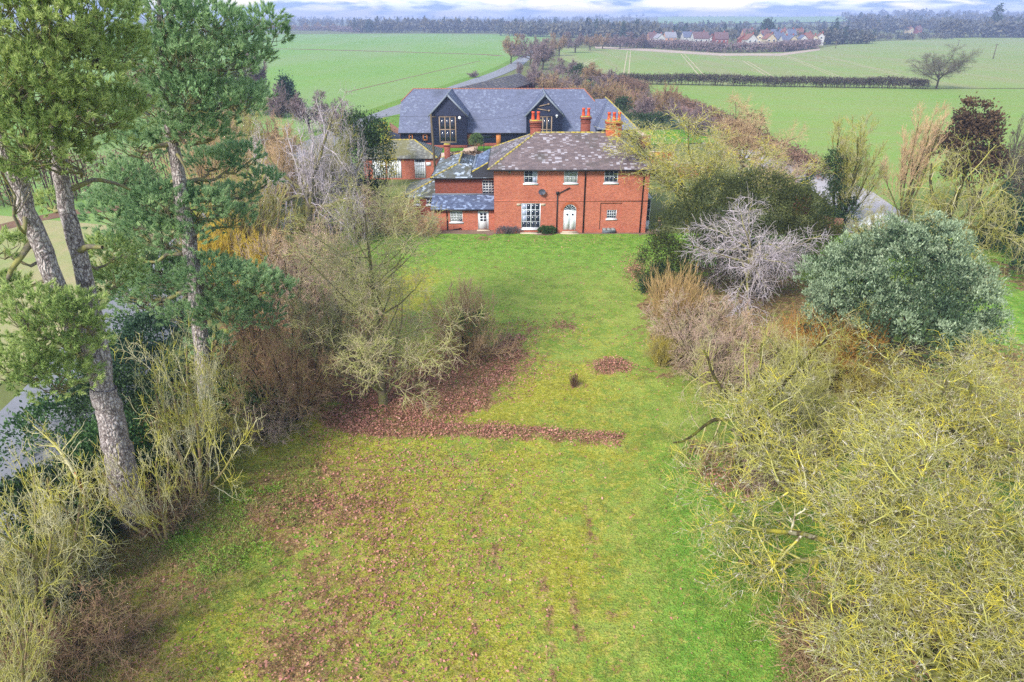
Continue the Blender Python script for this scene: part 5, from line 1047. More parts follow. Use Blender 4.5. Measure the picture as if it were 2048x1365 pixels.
ib = G(1676,466); evergreen('ivy', ib, [el(1672,400,ib[1],22,50),el(1664,340,ib[1],18,36),el(1690,430,ib[1],22,34),el(1655,440,ib[1],24,22)], 'ivy', 'ivy smothering the trunk of the upright bare tree', 300, 22, .17, .26, 'ivy', seed=43, names=('stems','leaves'))
ib = G(1612,420); evergreen('ivy', ib, [el(1612,385,ib[1],13,28)], 'ivy', 'ivy-wrapped stump beside the drive', 70, 20, .17, .2, 'ivy', seed=44, names=('stems','leaves'))
cb = G(1942,430); evergreen('copper_conifer', cb, [el(1940,290,cb[1],46,44),el(1945,235,cb[1],30,34),el(1905,300,cb[1],34,24),el(1975,260,cb[1],26,30),el(1950,340,cb[1],50,40),el(1980,320,cb[1],28,30),el(1925,255,cb[1],22,22)], 'copper', 'copper-brown conifer standing above the wide olive tree', 420, 22, .3, .3, 'tree', seed=45, trunk=.2, asp=.6, names=('trunk','crown'))
for i, (bx, by, top, hw, lab) in enumerate([(2030,520,300,30,'dark conifer at the right picture edge'),(1975,500,372,20,'small dark conifer left of the edge conifer'),(2075,560,330,50,'dark conifer partly cut by the right edge')]):
    b, H, R = spec(bx, by, top, hw); evergreen('conifer', b, [(b+np.array([0,0,H*t_]), (R*(1.05-t_)+.15, R*(1.05-t_)+.15, H*.14)) for t_ in (.15,.3,.45,.6,.75,.9)], 'conifer', lab, 320, 20, .22, .3, 'tree', seed=50+i, trunk=.15, names=('trunk','crown'))
for i, (bx, by, top, hw, lab) in enumerate([(490,232,112,26,'dark conifer above the pine foliage beyond the road'),(462,225,130,24,'second dark conifer beyond the road'),(577,222,153,20,'small dark conifer at the edge of the wheat field')]):
    b, H, R = spec(bx, by, top, hw); evergreen('conifer', b, [(b+np.array([0,0,H*t_]), (R*(1.05-t_)+.3, R*(1.05-t_)+.3, H*.14)) for t_ in (.15,.3,.45,.6,.75,.9)], 'yew' if i < 2 else 'conifer', lab, 240, 16, .5, .6, 'tree', seed=60+i, trunk=.2, names=('trunk','crown'))
for i, (pts, lab) in enumerate([([(150,905),(215,800),(262,735),(300,690)],'dark ivy bank between the pines and the road'),([(330,650),(400,590),(470,545),(520,505)],'dark holly bank along the road behind the pines'),([(540,480),(590,430),(630,385),(650,350)],'dark evergreen bank at the roots of the grey tree')]):
    ws = line([G(*q) for q in pts], 9); r_ = np.random.default_rng(400+i); hh_ = (1.3,1.6,1.7)[i]
    evergreen('evergreen_bank', ws[0], [(q+np.array([r_.normal(0,.3)-.9,r_.normal(0,.3),hh_*.55]), (1.3,1.5,hh_*r_.uniform(.8,1.2))) for q in ws], ('laurel','ivy','ivy')[i], lab, 420, 20, .17, .26, seed=410+i, trunk=.06, asp=.55)
# clipped shrubs by the house and the round topiary in the yard
a = G(1017,467); evergreen('lavender_bush', (a[0],60.75,.1), [((a[0]-.55,60.75,.3),(.6,.42,.42)),((a[0]+.45,60.75,.28),(.75,.42,.4)),((a[0],60.7,.32),(.6,.42,.42))], 'lav', 'low grey-mauve lavender bush under the tall window', 170, 22, .09, .07, seed=71, asp=.25, names=('stems','foliage'))
a = G(1093,467); evergreen('box_bush', (a[0],60.75,.1), [((a[0]-.25,60.75,.36),(.55,.45,.42)),((a[0]+.25,60.75,.36),(.58,.45,.42))], 'box', 'rounded green box bush beside the front pipe', 220, 26, .07, .06, seed=72, names=('stems','foliage'))
a = G(953,304); c = PY(953,292,a[1]); evergreen('topiary_tree', a, [((a[0],a[1],1.55),(.98,.98,.95))], 'topiary', 'round clipped topiary on the yard grass before the barn', 260, 24, .13, .1, 'tree', seed=73, trunk=.05, names=('trunk','crown'))
a = G(938,712); evergreen('bush_heart', a, [el(938,650,a[1]-.8,34,28)], 'topiary', 'green-tinged dense heart of the round sandy bush', 50, 20, .11, .16, seed=74, names=('stems','foliage')) 
a = G(930,315); evergreen('red_hedge', a, [((a[0]+t_,a[1],.35),(.7,.5,.42)) for t_ in np.linspace(-1.6,2.2,6)], 'copper', 'low reddish hedge along the gravel forecourt', 170, 18, .13, .12, seed=75, names=('stems','foliage'))

# ------------------------------------------------------------------ the two tall pines
PN = NM('pine_needles', .65, .2); rr_ = PN.rnd(); nz_ = PN.noise(.55, 3); ff_ = PN.math('ADD', PN.math('MULTIPLY', nz_, .75), PN.math('MULTIPLY', rr_, .35))
pc = PN.ramp(ff_, [(.28, lin(108,136,74)), (.55, lin(178,198,120)), (.85, lin(220,224,152))]); PN.color(pc); PN.trans(pc, .45)
PN2 = NM('blue_green_pine_needles', .65, .2); rr_ = PN2.rnd(); nz_ = PN2.noise(.5, 3); ff_ = PN2.math('ADD', PN2.math('MULTIPLY', nz_, .75), PN2.math('MULTIPLY', rr_, .35))
pc2 = PN2.ramp(ff_, [(.28, lin(98,132,90)), (.55, lin(158,190,136)), (.88, lin(206,220,168))]); PN2.color(pc2); PN2.trans(pc2, .45)
kb = NM('pine_bark', .95, .1); vo = kb.n('ShaderNodeTexVoronoi'); vo.feature = 'DISTANCE_TO_EDGE'; vo.inputs['Scale'].default_value = 7.5; mp = kb.n('ShaderNodeMapping'); mp.inputs['Scale'].default_value = (1.5,1.5,.42); dn = kb.n('ShaderNodeMix'); dn.data_type = 'RGBA'; dn.inputs[0].default_value = .2
nn_c = kb.n('ShaderNodeTexNoise'); nn_c.inputs['Scale'].default_value = 4; kb.l(kb.g.outputs['Position'], nn_c.inputs['Vector']); kb.l(kb.g.outputs['Position'], dn.inputs[6]); kb.l(nn_c.outputs['Color'], dn.inputs[7]); kb.l(dn.outputs[2], mp.inputs[0]); kb.l(mp.outputs[0], vo.inputs['Vector'])
ed = kb.step(vo.outputs['Distance'], .0, .16); fn = kb.noise(9, 5, .7); bc = kb.mix(ed, lin(104,92,90), kb.mix(kb.step(fn, .35, .65), lin(142,130,128), lin(208,198,194))); bc = kb.mix(kb.math('MULTIPLY', kb.step(kb.noise(3.2, 4, .7), .56, .62), .7), bc, lin(60,48,46)); kb.color(bc); kb.bump(vo.outputs['Distance'], .9, .12); M['pine_bark'] = kb.m
def tuft_template(r, n=32, L_=.2, ln=.16, w=.017):
    t = r.random(n)**.8; az = r.random(n)*6.28; an = np.radians(r.uniform(25, 62, n)*(1.15-.7*t))
    d = np.stack([np.sin(an)*np.cos(az), np.sin(an)*np.sin(az), np.cos(an)], 1); p = np.zeros((n, 3)); p[:, 2] = t*L_
    s = nrm(np.cross(d, r.normal(0, 1, (n, 3))))*w; l_ = (ln*r.uniform(.75, 1.2, n))[:, None]
    return np.stack([p-s, p+s, p+d*l_], 1)     # n,3,3
def place_tufts(r, C, D, temps, scale):
    D = nrm(D); a = nrm(np.cross(D, np.array([.37,.61,.2])+r.normal(0,.3,D.shape))); b = np.cross(D, a); V = []
    pick = r.integers(0, len(temps), len(C))
    for k_, T in enumerate(temps):
        i = np.where(pick == k_)[0]
        if len(i) == 0: continue
        s = scale*r.uniform(.8, 1.25, len(i)); W = (T[None, :, :, 0, None]*a[i][:, None, None]+T[None, :, :, 1, None]*b[i][:, None, None]+T[None, :, :, 2, None]*D[i][:, None, None])*s[:, None, None, None]+C[i][:, None, None]
        V.append(W.reshape(-1, 3))
    V = np.concatenate(V); return V, np.arange(len(V)).reshape(-1, 3)
def pine(name, base, trunks, pads, label, seed, mat, dens=1.0, tscale=1.0, dead=()):
    """trunks: lists of (x, y, z, radius) in world space; pads: (centre, radii, trunk index, attach height fraction)"""
    r = np.random.default_rng(seed); base = np.asarray(base, float); o = empty(name, base); tag(o, label, 'tree'); parts = []; lines = []
    for tr in trunks:
        tr = np.asarray(tr, float); K = 26; P = line(tr[:, :3], K); d0 = np.linspace(0, 1, K); R = np.interp(d0, np.linspace(0, 1, len(tr)), tr[:, 3]); P[1:-1, :2] += r.normal(0, .025, (K-2, 2)); lines.append((P, R)); parts.append(tubes((P-base)[None], R[None], 14))
    v, f = join(parts); mk('trunk', v, f, M['pine_bark'], o, True)
    temps = [tuft_template(r) for _ in range(6)]; TC, TD, br_ = [], [], []
    for c, ra, ti, fr in pads:
        c = np.asarray(c, float); ra = np.asarray(ra, float); P, R = lines[ti]; i = int(fr*(len(P)-1)); s = P[i]
        e_ = c-np.array([0,0,ra[2]*.5]); mid = s*.5+e_*.5+r.normal(0,.2,3)-np.array([0,0,.25]); L1 = line([s, mid, e_, c+nrm(r.normal(0,1,(1,3)))[0]*ra*.5], 9); L1[1:-1] += r.normal(0,.06,(7,3))
        rb = min(R[i]*.42, .04+.018*np.linalg.norm(c-s)); lim = (L1[None], (rb*np.linspace(1,.3,9))[None]); br_.append(lim)
        n = int(dens*62*(ra[0]*ra[1]+ra[0]*ra[2]*1.6)); d = nrm(r.normal(0,1,(n,3))); d[:,2] = np.where(d[:,2] < -.35, -d[:,2], d[:,2]); q = c+d*ra*(r.uniform(.5,1.05,n)[:,None]**.6)
        q += r.normal(0,.1,q.shape); TC.append(q); TD.append(d*.8+np.array([0,0,.55])+r.normal(0,.35,d.shape))
        m_ = max(6, n//7); k_ = r.choice(n, m_); tt_ = r.uniform(.5,1,m_); st = L1[(tt_*8).astype(int)]; en = q[k_]; K = 5; w_ = np.linspace(0,1,K)[None,:,None]; Q = st[:,None]*(1-w_)+en[:,None]*w_; Q[:,1:-1] += r.normal(0,.05,(m_,K-2,3)); Q[:,1:-1,2] -= .08
        br_.append((Q, (.022*np.linspace(1,.35,K))[None]*np.ones((m_,1))))
    for dl in dead:
        P = line([np.asarray(q[:3]) for q in dl], 10); mk('dead_branch', *tubes((P-base)[None], np.linspace(dl[0][3], dl[-1][3], 10)[None], 7), B_['tr_grey'], o, True)
    v, f = join([tubes(P-base, R, 6 if P.shape[1] == 9 else 3) for P, R in br_]); mk('branches', v, f, B_['tr_grey'], o, True)
    v, f = place_tufts(r, np.concatenate(TC)-base, np.concatenate(TD), temps, tscale); mk('crown', v, f, mat, o); return o
def pt(x, y, Y, rad): q = PY(x, y, Y); return (*q, rad)
def pad(x, y, Y, rp, ti, fr, rz=.62): c = PY(x, y, Y); k_ = 1.12*rp/pxm(Y, c[2]); return (c, (k_, k_*.9, k_*rz), ti, fr)
pa_ = G(268,1052); Y0 = pa_[1]
tA = [[(pa_[0],Y0,-.3,.64),pt(258,1010,Y0,.55),pt(236,900,Y0,.47),pt(207,775,Y0,.42)],
      [pt(210,790,Y0,.36),pt(180,720,Y0-.1,.30),pt(128,610,Y0-.3,.29),pt(85,500,Y0-.4,.28),pt(38,370,Y0-.6,.25),pt(-10,250,Y0-.8,.2),pt(-50,100,Y0-1,.12)],
      [pt(205,780,Y0,.34),pt(203,710,Y0+.3,.30),pt(180,610,Y0+.5,.27),pt(158,510,Y0+.6,.25),pt(128,390,Y0+.7,.23),pt(112,270,Y0+.7,.2),pt(98,120,Y0+.7,.14),pt(90,-60,Y0+.7,.07)]]
pdA = [pad(*q) for q in [(60,50,20,110,2,.9),(170,40,21,95,2,.9),(20,170,19.5,110,1,.85),(135,150,20.5,105,2,.82),(210,110,21.5,80,2,.88),(50,280,19.5,95,1,.75),(170,255,21,90,2,.7),(100,215,20,90,2,.75),(15,360,19.5,45,1,.6),(115,320,20.5,65,2,.62),(235,220,22.5,60,2,.7),(60,640,19.3,85,1,.25),(130,665,19.6,70,1,.2),(40,745,19,75,1,.2),(110,760,19.4,70,1,.15),(155,620,19.8,45,1,.25),(165,700,19.6,40,1,.2),(5,500,20.5,42,1,.45),(15,580,20.5,40,1,.4),(100,410,23.5,30,2,.5),(-40,20,20,100,1,.95),(100,-60,21,120,2,.97),(230,560,23,50,2,.3),(220,510,23,46,2,.35)]]
pine('pine_tree', pa_, tA, pdA, 'forked pine with grey plated bark at the left', 101, PN.m, 1.0, 1.0, [[pt(62,485,Y0-.4,.11),pt(45,510,Y0-.8,.1),pt(22,540,Y0-1,.09),pt(12,570,Y0-1,.06)],[pt(160,500,Y0+.5,.12),pt(178,493,Y0+.2,.1),pt(205,495,Y0,.06)],[pt(128,385,Y0+.7,.1),pt(190,358,Y0+1.2,.08),pt(235,368,Y0+1.5,.06),pt(262,380,Y0+1.7,.04)]])
pb_ = G(418,850); Y1 = pb_[1]
tB = [[(pb_[0],Y1,-.3,.46),pt(408,740,Y1,.38),pt(398,640,Y1,.34),pt(384,520,Y1,.33),pt(362,390,Y1,.31),pt(345,290,Y1,.27),pt(330,190,Y1,.22),pt(322,90,Y1,.15),pt(318,-10,Y1,.08)]]
pdB = [pad(*q) for q in [(320,40,28.5,80,0,.95),(410,55,29,70,0,.93),(350,120,28,75,0,.9),(440,130,29,70,0,.88),(290,130,28.5,70,0,.88),(480,75,30,45,0,.92),(530,45,31,34,0,.92),(552,78,31.5,28,0,.92),(505,120,30.5,40,0,.9),(380,200,28,75,0,.85),(460,215,29,62,0,.82),(300,220,28.5,70,0,.82),(410,270,28.5,55,0,.78),(270,300,28.5,55,0,.75),(350,270,28,50,0,.76),(500,195,31,34,0,.82),(420,330,31,46,0,.66),(480,320,31.5,42,0,.66),(530,365,32,30,0,.62),(470,400,31.5,40,0,.58),(260,400,29.5,60,0,.6),(330,410,28.5,62,0,.58),(220,430,29,45,0,.55),(400,420,29,55,0,.56),(300,470,28.5,62,0,.5),(240,500,29,55,0,.48),(360,480,28.3,50,0,.5),(470,440,30.5,40,0,.55),(420,560,28.5,66,0,.42),(490,575,29,62,0,.4),(540,585,29.5,44,0,.4),(450,630,28.5,60,0,.36),(520,640,29.3,38,0,.36),(340,560,29,60,0,.42),(290,600,29.5,56,0,.4),(380,640,28.4,46,0,.36),(230,580,30,46,0,.42),(310,530,29.5,56,0,.44),(420,690,28.6,34,0,.3),(255,360,29,48,0,.66)]]
pine('pine_tree', pb_, tB, pdB, 'tall straight pine with blue-green foliage behind the forked one', 102, PN2.m, .85, 1.12, [[pt(345,290,Y1,.12),pt(315,292,Y1-.5,.11),pt(288,305,Y1-.8,.08),pt(272,300,Y1-1,.05)],[pt(348,300,Y1,.08),pt(362,320,Y1-.3,.07),pt(375,345,Y1-.4,.03)]])

# ------------------------------------------------------------------ hedges, field trees and shrubs beyond the house
def hedge(name, pts, w, h, mat, label, seed, per_m=1.0, nlf=16, size=.3, gap=0.0, stem=True):
    r = np.random.default_rng(seed); pts = np.asarray(pts, float); L_ = np.linalg.norm(np.diff(pts[:, :2], axis=0), axis=1).sum(); n = int(L_*per_m)
    base = np.array([*pts[0][:2], 0.]); o = empty(name, base); tag(o, label, 'hedge'); P3 = np.c_[pts[:, :2], np.zeros(len(pts))]; C = line(P3, n)-base
    hh = h*(.85+.3*vnoise(C[:, 0]+base[0], C[:, 1], 9, seed)); z = r.random((n, 10))**.8
    Q = np.repeat(C, 10, 0)+r.normal(0, 1, (n*10, 3))*np.array([w*.35, w*.35, 0]); Q[:, 2] = (gap+(1-gap)*z.ravel())*np.repeat(hh, 10)
    ks = r.random(len(Q)) > np.repeat(np.clip(vnoise(C[:, 0], C[:, 1], 4, seed+9)-.55, 0, 1)*2, 10)*(Q[:, 2] < h*.5); Q = Q[ks]
    CC = np.repeat(Q, nlf//4, 0)+r.normal(0, .22, (len(Q)*(nlf//4), 3)); CC[:, 2] = np.maximum(CC[:, 2], .03); v, f = leaf_faces(r, CC, r.normal(0, 1, CC.shape)+np.array([0,0,.4]), size, .4); mk('foliage', v, f, mat, o)
    k_ = max(4, n//2); S = C[r.integers(0, n, k_)]+r.normal(0, w*.2, (k_, 3))*np.array([1,1,0]); S[:, 2] = -.1; E_ = S+np.c_[r.normal(0,.3,(k_,2)), np.full(k_, h*.85)]; t_ = np.linspace(0,1,4)[None,:,None]
    v, f = tubes(S[:,None]*(1-t_)+E_[:,None]*t_, np.full((k_,4), .06), 4); mk('stems', v, f, B_['tr_dark'], o); return o
TWL = {}
for nm_, a, b in (('twig_dark', lin(60,52,50), lin(96,84,76)), ('twig_brown', lin(96,74,62), lin(146,116,96)), ('twig_purple', lin(104,88,92), lin(142,124,124)), ('twig_pink', lin(128,98,90), lin(170,134,120))): TWL[nm_] = leaf(nm_+'_mass', a, b, .1, .9, .3)
hp = lambda *a: [G(x, y) for x, y in a]
hedge('clipped_hedge', hp((1238,168),(1400,171),(1560,174),(1700,176),(1852,178)), 1.8, 2.6, TWL['twig_dark'], 'long dark clipped hedge across the field ending near the oak', 7, 7, 16, .42, .25)
hedge('field_hedge', hp((1330,200),(1420,240),(1500,285),(1580,328),(1640,360)), 2.4, 2.0, TWL['twig_brown'], 'brown hedgerow along the edge of the green field', 8, 5, 16, .38)
hedge('field_hedge', hp((1200,165),(1236,172),(1290,190)), 3, 2.4, TWL['twig_brown'], 'brown hedge bank at the near end of the clipped hedge', 9, 6, 20, .4)
hedge('field_hedge', hp((1170,190),(1260,198),(1330,222),(1400,246)), 2.2, 1.6, TWL['twig_pink'], 'reddish hedge beside the pale lane', 10, 7, 20, .3)
hedge('field_hedge', hp((60,405),(150,396),(240,392),(340,380)), 5, 5.2, TWL['twig_brown'], 'brown thicket at the far side of the stubbly field', 12, 8, 24, .25)
hedge('field_hedge', hp((-160,425),(20,406),(60,403)), 5, 5.0, TWL['twig_pink'], 'pinkish scrub behind the forked pine stems', 13, 8, 24, .25)
hedge('field_hedge', hp((500,65),(560,62),(660,63),(720,66)), 5, 6, TWL['twig_purple'], 'purplish hedge line on the left skyline', 14, .5, 16, 2.4)
hedge('field_hedge', hp((1180,92),(1300,96),(1440,105),(1560,104),(1630,96)), 6, 4.6, TWL['twig_purple'], 'dark scrubby hedge along the village gardens', 15, 1.6, 20, 1.2)
# lone oak on the field
bt('field_oak', 1872, 178, 94, 60, 'crown', 111, 'tr_dark', 'tw_dark', 'lone spreading bare oak at the end of the clipped hedge', rmin=.02)
# bare trees behind the barn: three kinds, repeated
far_a = shared_tree('bare_tree', (0,0,0), 'far', 121, 10, 4.6, .05, B_['tr_dark'], B_['tw_purple'], 'x'); far_b = shared_tree('bare_tree', (0,0,0), 'far', 122, 10, 4.6, .05, B_['tr_dark'], B_['tw_brown'], 'x')
far_c = tree_obj('bare_shrub', (0,0,0), bare(123, 'farshrub', 4, 3.0, .03), B_['tr_dark'], B_['tw_purple'], 'x', 'shrub', split=1, names=('stems','twigs')); far_d = tree_obj('bare_shrub', (0,0,0), bare(124, 'farshrub', 4, 2.6, .03), B_['tr_dark'], B_['tw_brown'], 'x', 'shrub', split=1, names=('stems','twigs'))
used = set()
def put(src, bx, by, top, hw, label, seed, group=None):
    b, H, R = spec(bx, by, top, hw); s0 = 10.0 if src in (far_a, far_b) else 4.0; r0 = {far_a:4.6, far_b:4.6, far_c:3.0, far_d:2.6}[src]
    sc_ = (R/r0, R/r0, H/s0); rt = random.Random(seed).uniform(0, 6.28)
    if src not in used:
        used.add(src); src.location = [float(c) for c in b]; src.rotation_euler[2] = rt; src.scale = sc_; src['label'] = label
        if group: src['group'] = group
        return src
    return copy_tree(src, b, rt, sc_, label, group)
for i, (src, bx, by, top, hw, lab) in enumerate([
  (far_b,1022,128,70,24,'dark ivy-trunked tree at the roadside beyond the barn'),(far_a,1060,132,72,30,'tall purple-grey tree in the roadside clump'),(far_a,1085,140,80,34,'broad grey tree in front of the roadside clump'),(far_b,1118,112,68,20,'tree at the back of the roadside clump'),
  (far_a,1150,106,66,24,'tree standing in the row beyond the sown field corner'),(far_b,1180,101,70,20,'tree in the row near the far signs'),(far_b,1205,98,68,16,'small tree at the end of the far row'),(far_a,1240,98,70,18,'rounded bare tree before the village gardens'),(far_a,1275,97,66,26,'wide purple bare tree at the village edge'),
  (far_c,948,155,142,12,'small bare shrub by the road at the shed end'),(far_c,1100,186,140,34,'purplish shrub behind the barn ridge'),(far_a,1070,184,132,26,'purple young tree right of the cart shed'),(far_d,1110,190,150,36,'brown shrub above the barn ridge'),(far_c,1145,192,146,34,'grey shrub behind the barn ridge end'),(far_d,1160,205,165,34,'tan shrub behind the barn hip'),
  (far_b,1180,172,128,30,'dark rounded tree behind the barn hip'),(far_c,1215,175,140,32,'purple-grey thicket by the hedge bank'),(far_d,1225,215,160,34,'tan shrub beside the cross wing'),(far_a,1135,160,118,26,'grey tree before the sown field corner'),(far_c,1200,200,165,30,'brown shrub at the back of the cross wing'),
  (far_d,1330,228,172,30,'fan-shaped tan shrub beyond the pale lane'),(far_c,1290,240,185,28,'greyish shrub between lane and mesh fence'),(far_c,1350,250,200,30,'greyish shrub above the mesh fence'),(far_d,1270,225,180,20,'thin tan shrub beside the lane'),(far_c,1395,270,215,34,'brown shrub at the corner of the mesh fence'),
  (far_c,560,235,170,34,'grey shrub at the near edge of the wheat field'),(far_a,620,265,185,44,'pale grey tree by the road behind the arching tree'),(far_c,680,270,205,40,'tan shrub on the roadside near the barn'),(far_a,520,225,95,28,'bare tree beside the dark conifers'),(far_d,480,330,215,46,'brown thicket between road and pines'),(far_d,560,330,240,40,'brown thicket left of the arching grey tree'),(far_c,400,300,200,50,'brown thicket behind the second pine'),(far_b,300,260,120,60,'bare tree far behind the pines'),(far_b,180,280,150,60,'second bare tree far behind the pines'),
  (far_b,614,63,47,9,'first of three small trees on the left skyline'),(far_b,638,62,45,10,'middle one of three small trees on the left skyline'),(far_b,664,63,46,10,'third of three small trees on the left skyline'),(far_b,560,66,46,24,'wide bare tree at the left end of the skyline hedge')]):
    put(src, bx, by, top, hw, lab, i)
# two birches with white stems
for i, (bx, by, top, hw) in enumerate([(1072,152,98,12),(1040,157,125,10)]):
    b, H, R = spec(bx, by, top, hw); o = shared_tree('birch_tree', b, 'far', 131+i, H, R, .04, plain('birch_bark', lin(206,190,186), .8, .15, .8), B_['tw_purple'], ['tall white-stemmed birch by the roadside clump','smaller white-stemmed birch beside the cart shed'][i], 'tree')
b = G(1245,232); evergreen('holly_bush', b, [(b+np.array([0,0,1.6]),(1.6,1.5,1.8))], 'ivy', 'dark round holly beside the barn cross wing', 90, 16, .35, .3, seed=81, names=('stems','foliage'))
b = G(1160,166); evergreen('holly_bush', b, [(b+np.array([0,0,2.2]),(2.6,2,2.4))], 'ivy', 'dark evergreen bush behind the barn', 90, 14, .5, .5, seed=82, names=('stems','foliage'))
b = G(1275,256); evergreen('laurel', b, [(b+np.array([0,0,1.]),(2.6,1.5,1.2)),(b+np.array([3.5,-.5,1.1]),(2.6,1.5,1.3))], 'ivy', 'dark laurels behind the green mesh fence', 160, 16, .3, .3, seed=83)
# seed clusters hanging in the sandy tree
b, H, R = spec(1478, 372, 200, 86); r_ = np.random.default_rng(5); d = nrm(r_.normal(0,1,(260,3))); d[:,2] = np.abs(d[:,2]); C = b+np.array([0,0,H*.55])+d*np.array([R,R,H*.45])*r_.uniform(.75,1,(260,1)); C = np.repeat(C,6,0)+r_.normal(0,.09,(1560,3)); v, f = leaf_faces(r_, C-b, r_.normal(0,1,C.shape)-np.array([0,0,.6]), .22, .5)
sd_ = [o for o in bpy.data.objects if o.name == 'seeding_tree'][0]; mk('seed_clusters', v, f, LF['seed'], sd_)

# ------------------------------------------------------------------ woods and village far off
def far_template(r, n=44, conifer=False):
    d = nrm(r.normal(0,1,(n,3))); 
    if conifer: t_ = r.random(n); a = r.random(n)*6.28; C = np.stack([np.cos(a)*.3*(1.05-t_), np.sin(a)*.3*(1.05-t_), .08+.9*t_], 1)
    else: C = d*np.array([.36,.36,.36])*(r.uniform(.4,1.05,n)[:,None])+np.array([0,0,.6]); C[:, 2] = np.maximum(C[:, 2], .04)
    v, _ = leaf_faces(r, C, r.normal(0,1,(n,3))+np.array([0,0,.5]), .24, .75); P = np.array([[[0,0,-.05],[0,0,.3],[.01,0,.6]]]); tv, tf = tubes(P, np.array([[.03,.025,.012]]), 4); return v, tv, tf
def wood(name, zones, label, mats, seed, conf=.06):
    """trees scattered over ground zones (x0, x1, y0, y1, count, height) that read as one mass"""
    r = np.random.default_rng(seed); o = empty(name, (0,0,0)); tag(o, label, 'woodland', kind='stuff'); T = [far_template(r) for _ in range(5)]; Tc = far_template(r, 40, True); acc = {0: [], 1: [], 2: []}; tr = []; 
    for (x0, x1, y0a, y0b, n, h) in zones:
        for i in range(n):
            t_ = r.random(); x = x0+(x1-x0)*t_; y = (y0a+(y0b-y0a)*t_)-abs(r.normal(0, 1.6)); y = max(y, 40.5); b = G(x, y); b[2] = float(hill(b[0], b[1]))-.2
            c = r.random() < conf; H = h*r.uniform(.65, 1.2)*(1.15 if c else 1); W = H*r.uniform(.8,1.3)*(.6 if c else 1); v, tv, tf = Tc if c else T[r.integers(5)]; a = r.random()*6.28; cs, sn = math.cos(a), math.sin(a)
            f = lambda q: np.stack([(q[:,0]*cs-q[:,1]*sn)*W, (q[:,0]*sn+q[:,1]*cs)*W, q[:,2]*H], 1)+b
            acc[2 if c else int(r.random() < .5)].append(f(v)); tr.append((f(tv), tf))
    for k_, nm_ in ((0,'crowns'),(1,'crowns'),(2,'conifer_crowns')):
        if acc[k_]: v = np.concatenate(acc[k_]); q = mk(nm_, v, np.arange(len(v)).reshape(-1,4), mats[k_], o); q['kind'] = 'stuff'
    v, f = join(tr); q = mk('trunks', v, f, B_['tr_dark'], o); q['kind'] = 'stuff'
wm = (leaf('wood_grey', lin(72,74,72), lin(100,102,96), .1, .9, .05), leaf('wood_brown', lin(78,74,62), lin(110,106,86), .1, .9, .05), leaf('wood_conifer', lin(36,52,48), lin(58,74,60), .1, .9, .05))
wood('woodland', [(700,1010,66,67,190,13),(780,1010,63,64,90,13),(1000,1320,72,82,190,12),(1020,1330,62,68,150,12)], 'dark bare wood beyond the left wheat field', wm, 201, .07)
wood('woodland', [(520,760,57,57,60,12),(560,1300,50,50,160,13),(540,1300,45,45,130,14)], 'hazy blue woods on the left horizon', wm, 202, .08)
wood('woodland', [(1300,1480,80,84,50,8),(1470,1650,86,84,36,8),(1300,1480,76,78,60,9),(1300,1500,66,64,80,10),(1480,1720,70,68,60,10),(1320,1720,60,60,40,8)], 'trees among and behind the village houses', wm, 203, .15)
wood('woodland', [(1640,1745,90,88,70,9),(1745,1905,82,79,80,5),(1880,2120,76,76,150,14),(1700,2120,70,66,180,14),(1690,2120,60,56,200,15),(1680,2140,51,48,160,17),(1680,2140,45,44,120,18)], 'wooded hillside on the right beyond the fields', wm, 204, .08)
wood('woodland', [(1290,1720,42.5,42.5,90,12),(500,1300,42,42,90,14)], 'pale line of woods along the far horizon', wm, 205, .04)
for i, (bx, by, top, hw, lab, mt) in enumerate([(1532,78,42,14,'big dark rounded cedar behind the village houses','conifer'),(1983,74,8,12,'tall dark conifer on the wooded hillside','conifer'),(740,66,43,8,'dark rounded conifer at the edge of the left wood','conifer'),(1272,78,38,7,'dark pointed conifer above the far wood','conifer'),(1245,82,44,6,'narrow dark conifer near the far wood end','conifer'),(1668,80,38,7,'pointed conifer right of the village','conifer'),(1110,66,34,5,'dark conifer above the left wood','conifer')]):
    b, H, R = spec(bx, by, top, hw); rnd_ = i in (0, 2)
    evergreen('conifer', b, [(b+np.array([0,0,H*t_]), (R*((1-abs(t_-.4)*1.1) if rnd_ else (1.08-t_)),)*2+(H*.2,)) for t_ in (.2,.4,.6,.8)], mt, lab, 150, 8, R*.36, R*.2, 'tree', seed=210+i, trunk=.4, names=('trunk','crown'))
CW = {'white': plain('white_render', lin(178,176,174), .9, .05, .3), 'cream': plain('cream_render', lin(180,166,140), .9, .05, .3), 'red': plain('red_house_brick', lin(132,70,60), .9, .08, .4), 'buff': plain('buff_brick', lin(186,140,110), .9, .1, .4)}
CR = {'orange': plain('orange_tiles', lin(122,86,76), .9, .1, .3), 'blue': plain('blue_slates', lin(92,98,120), .8, .08, .3), 'brown': plain('brown_tiles', lin(104,80,80), .9, .1, .3), 'grey': plain('grey_tiles', lin(134,132,140), .9, .08, .3)}
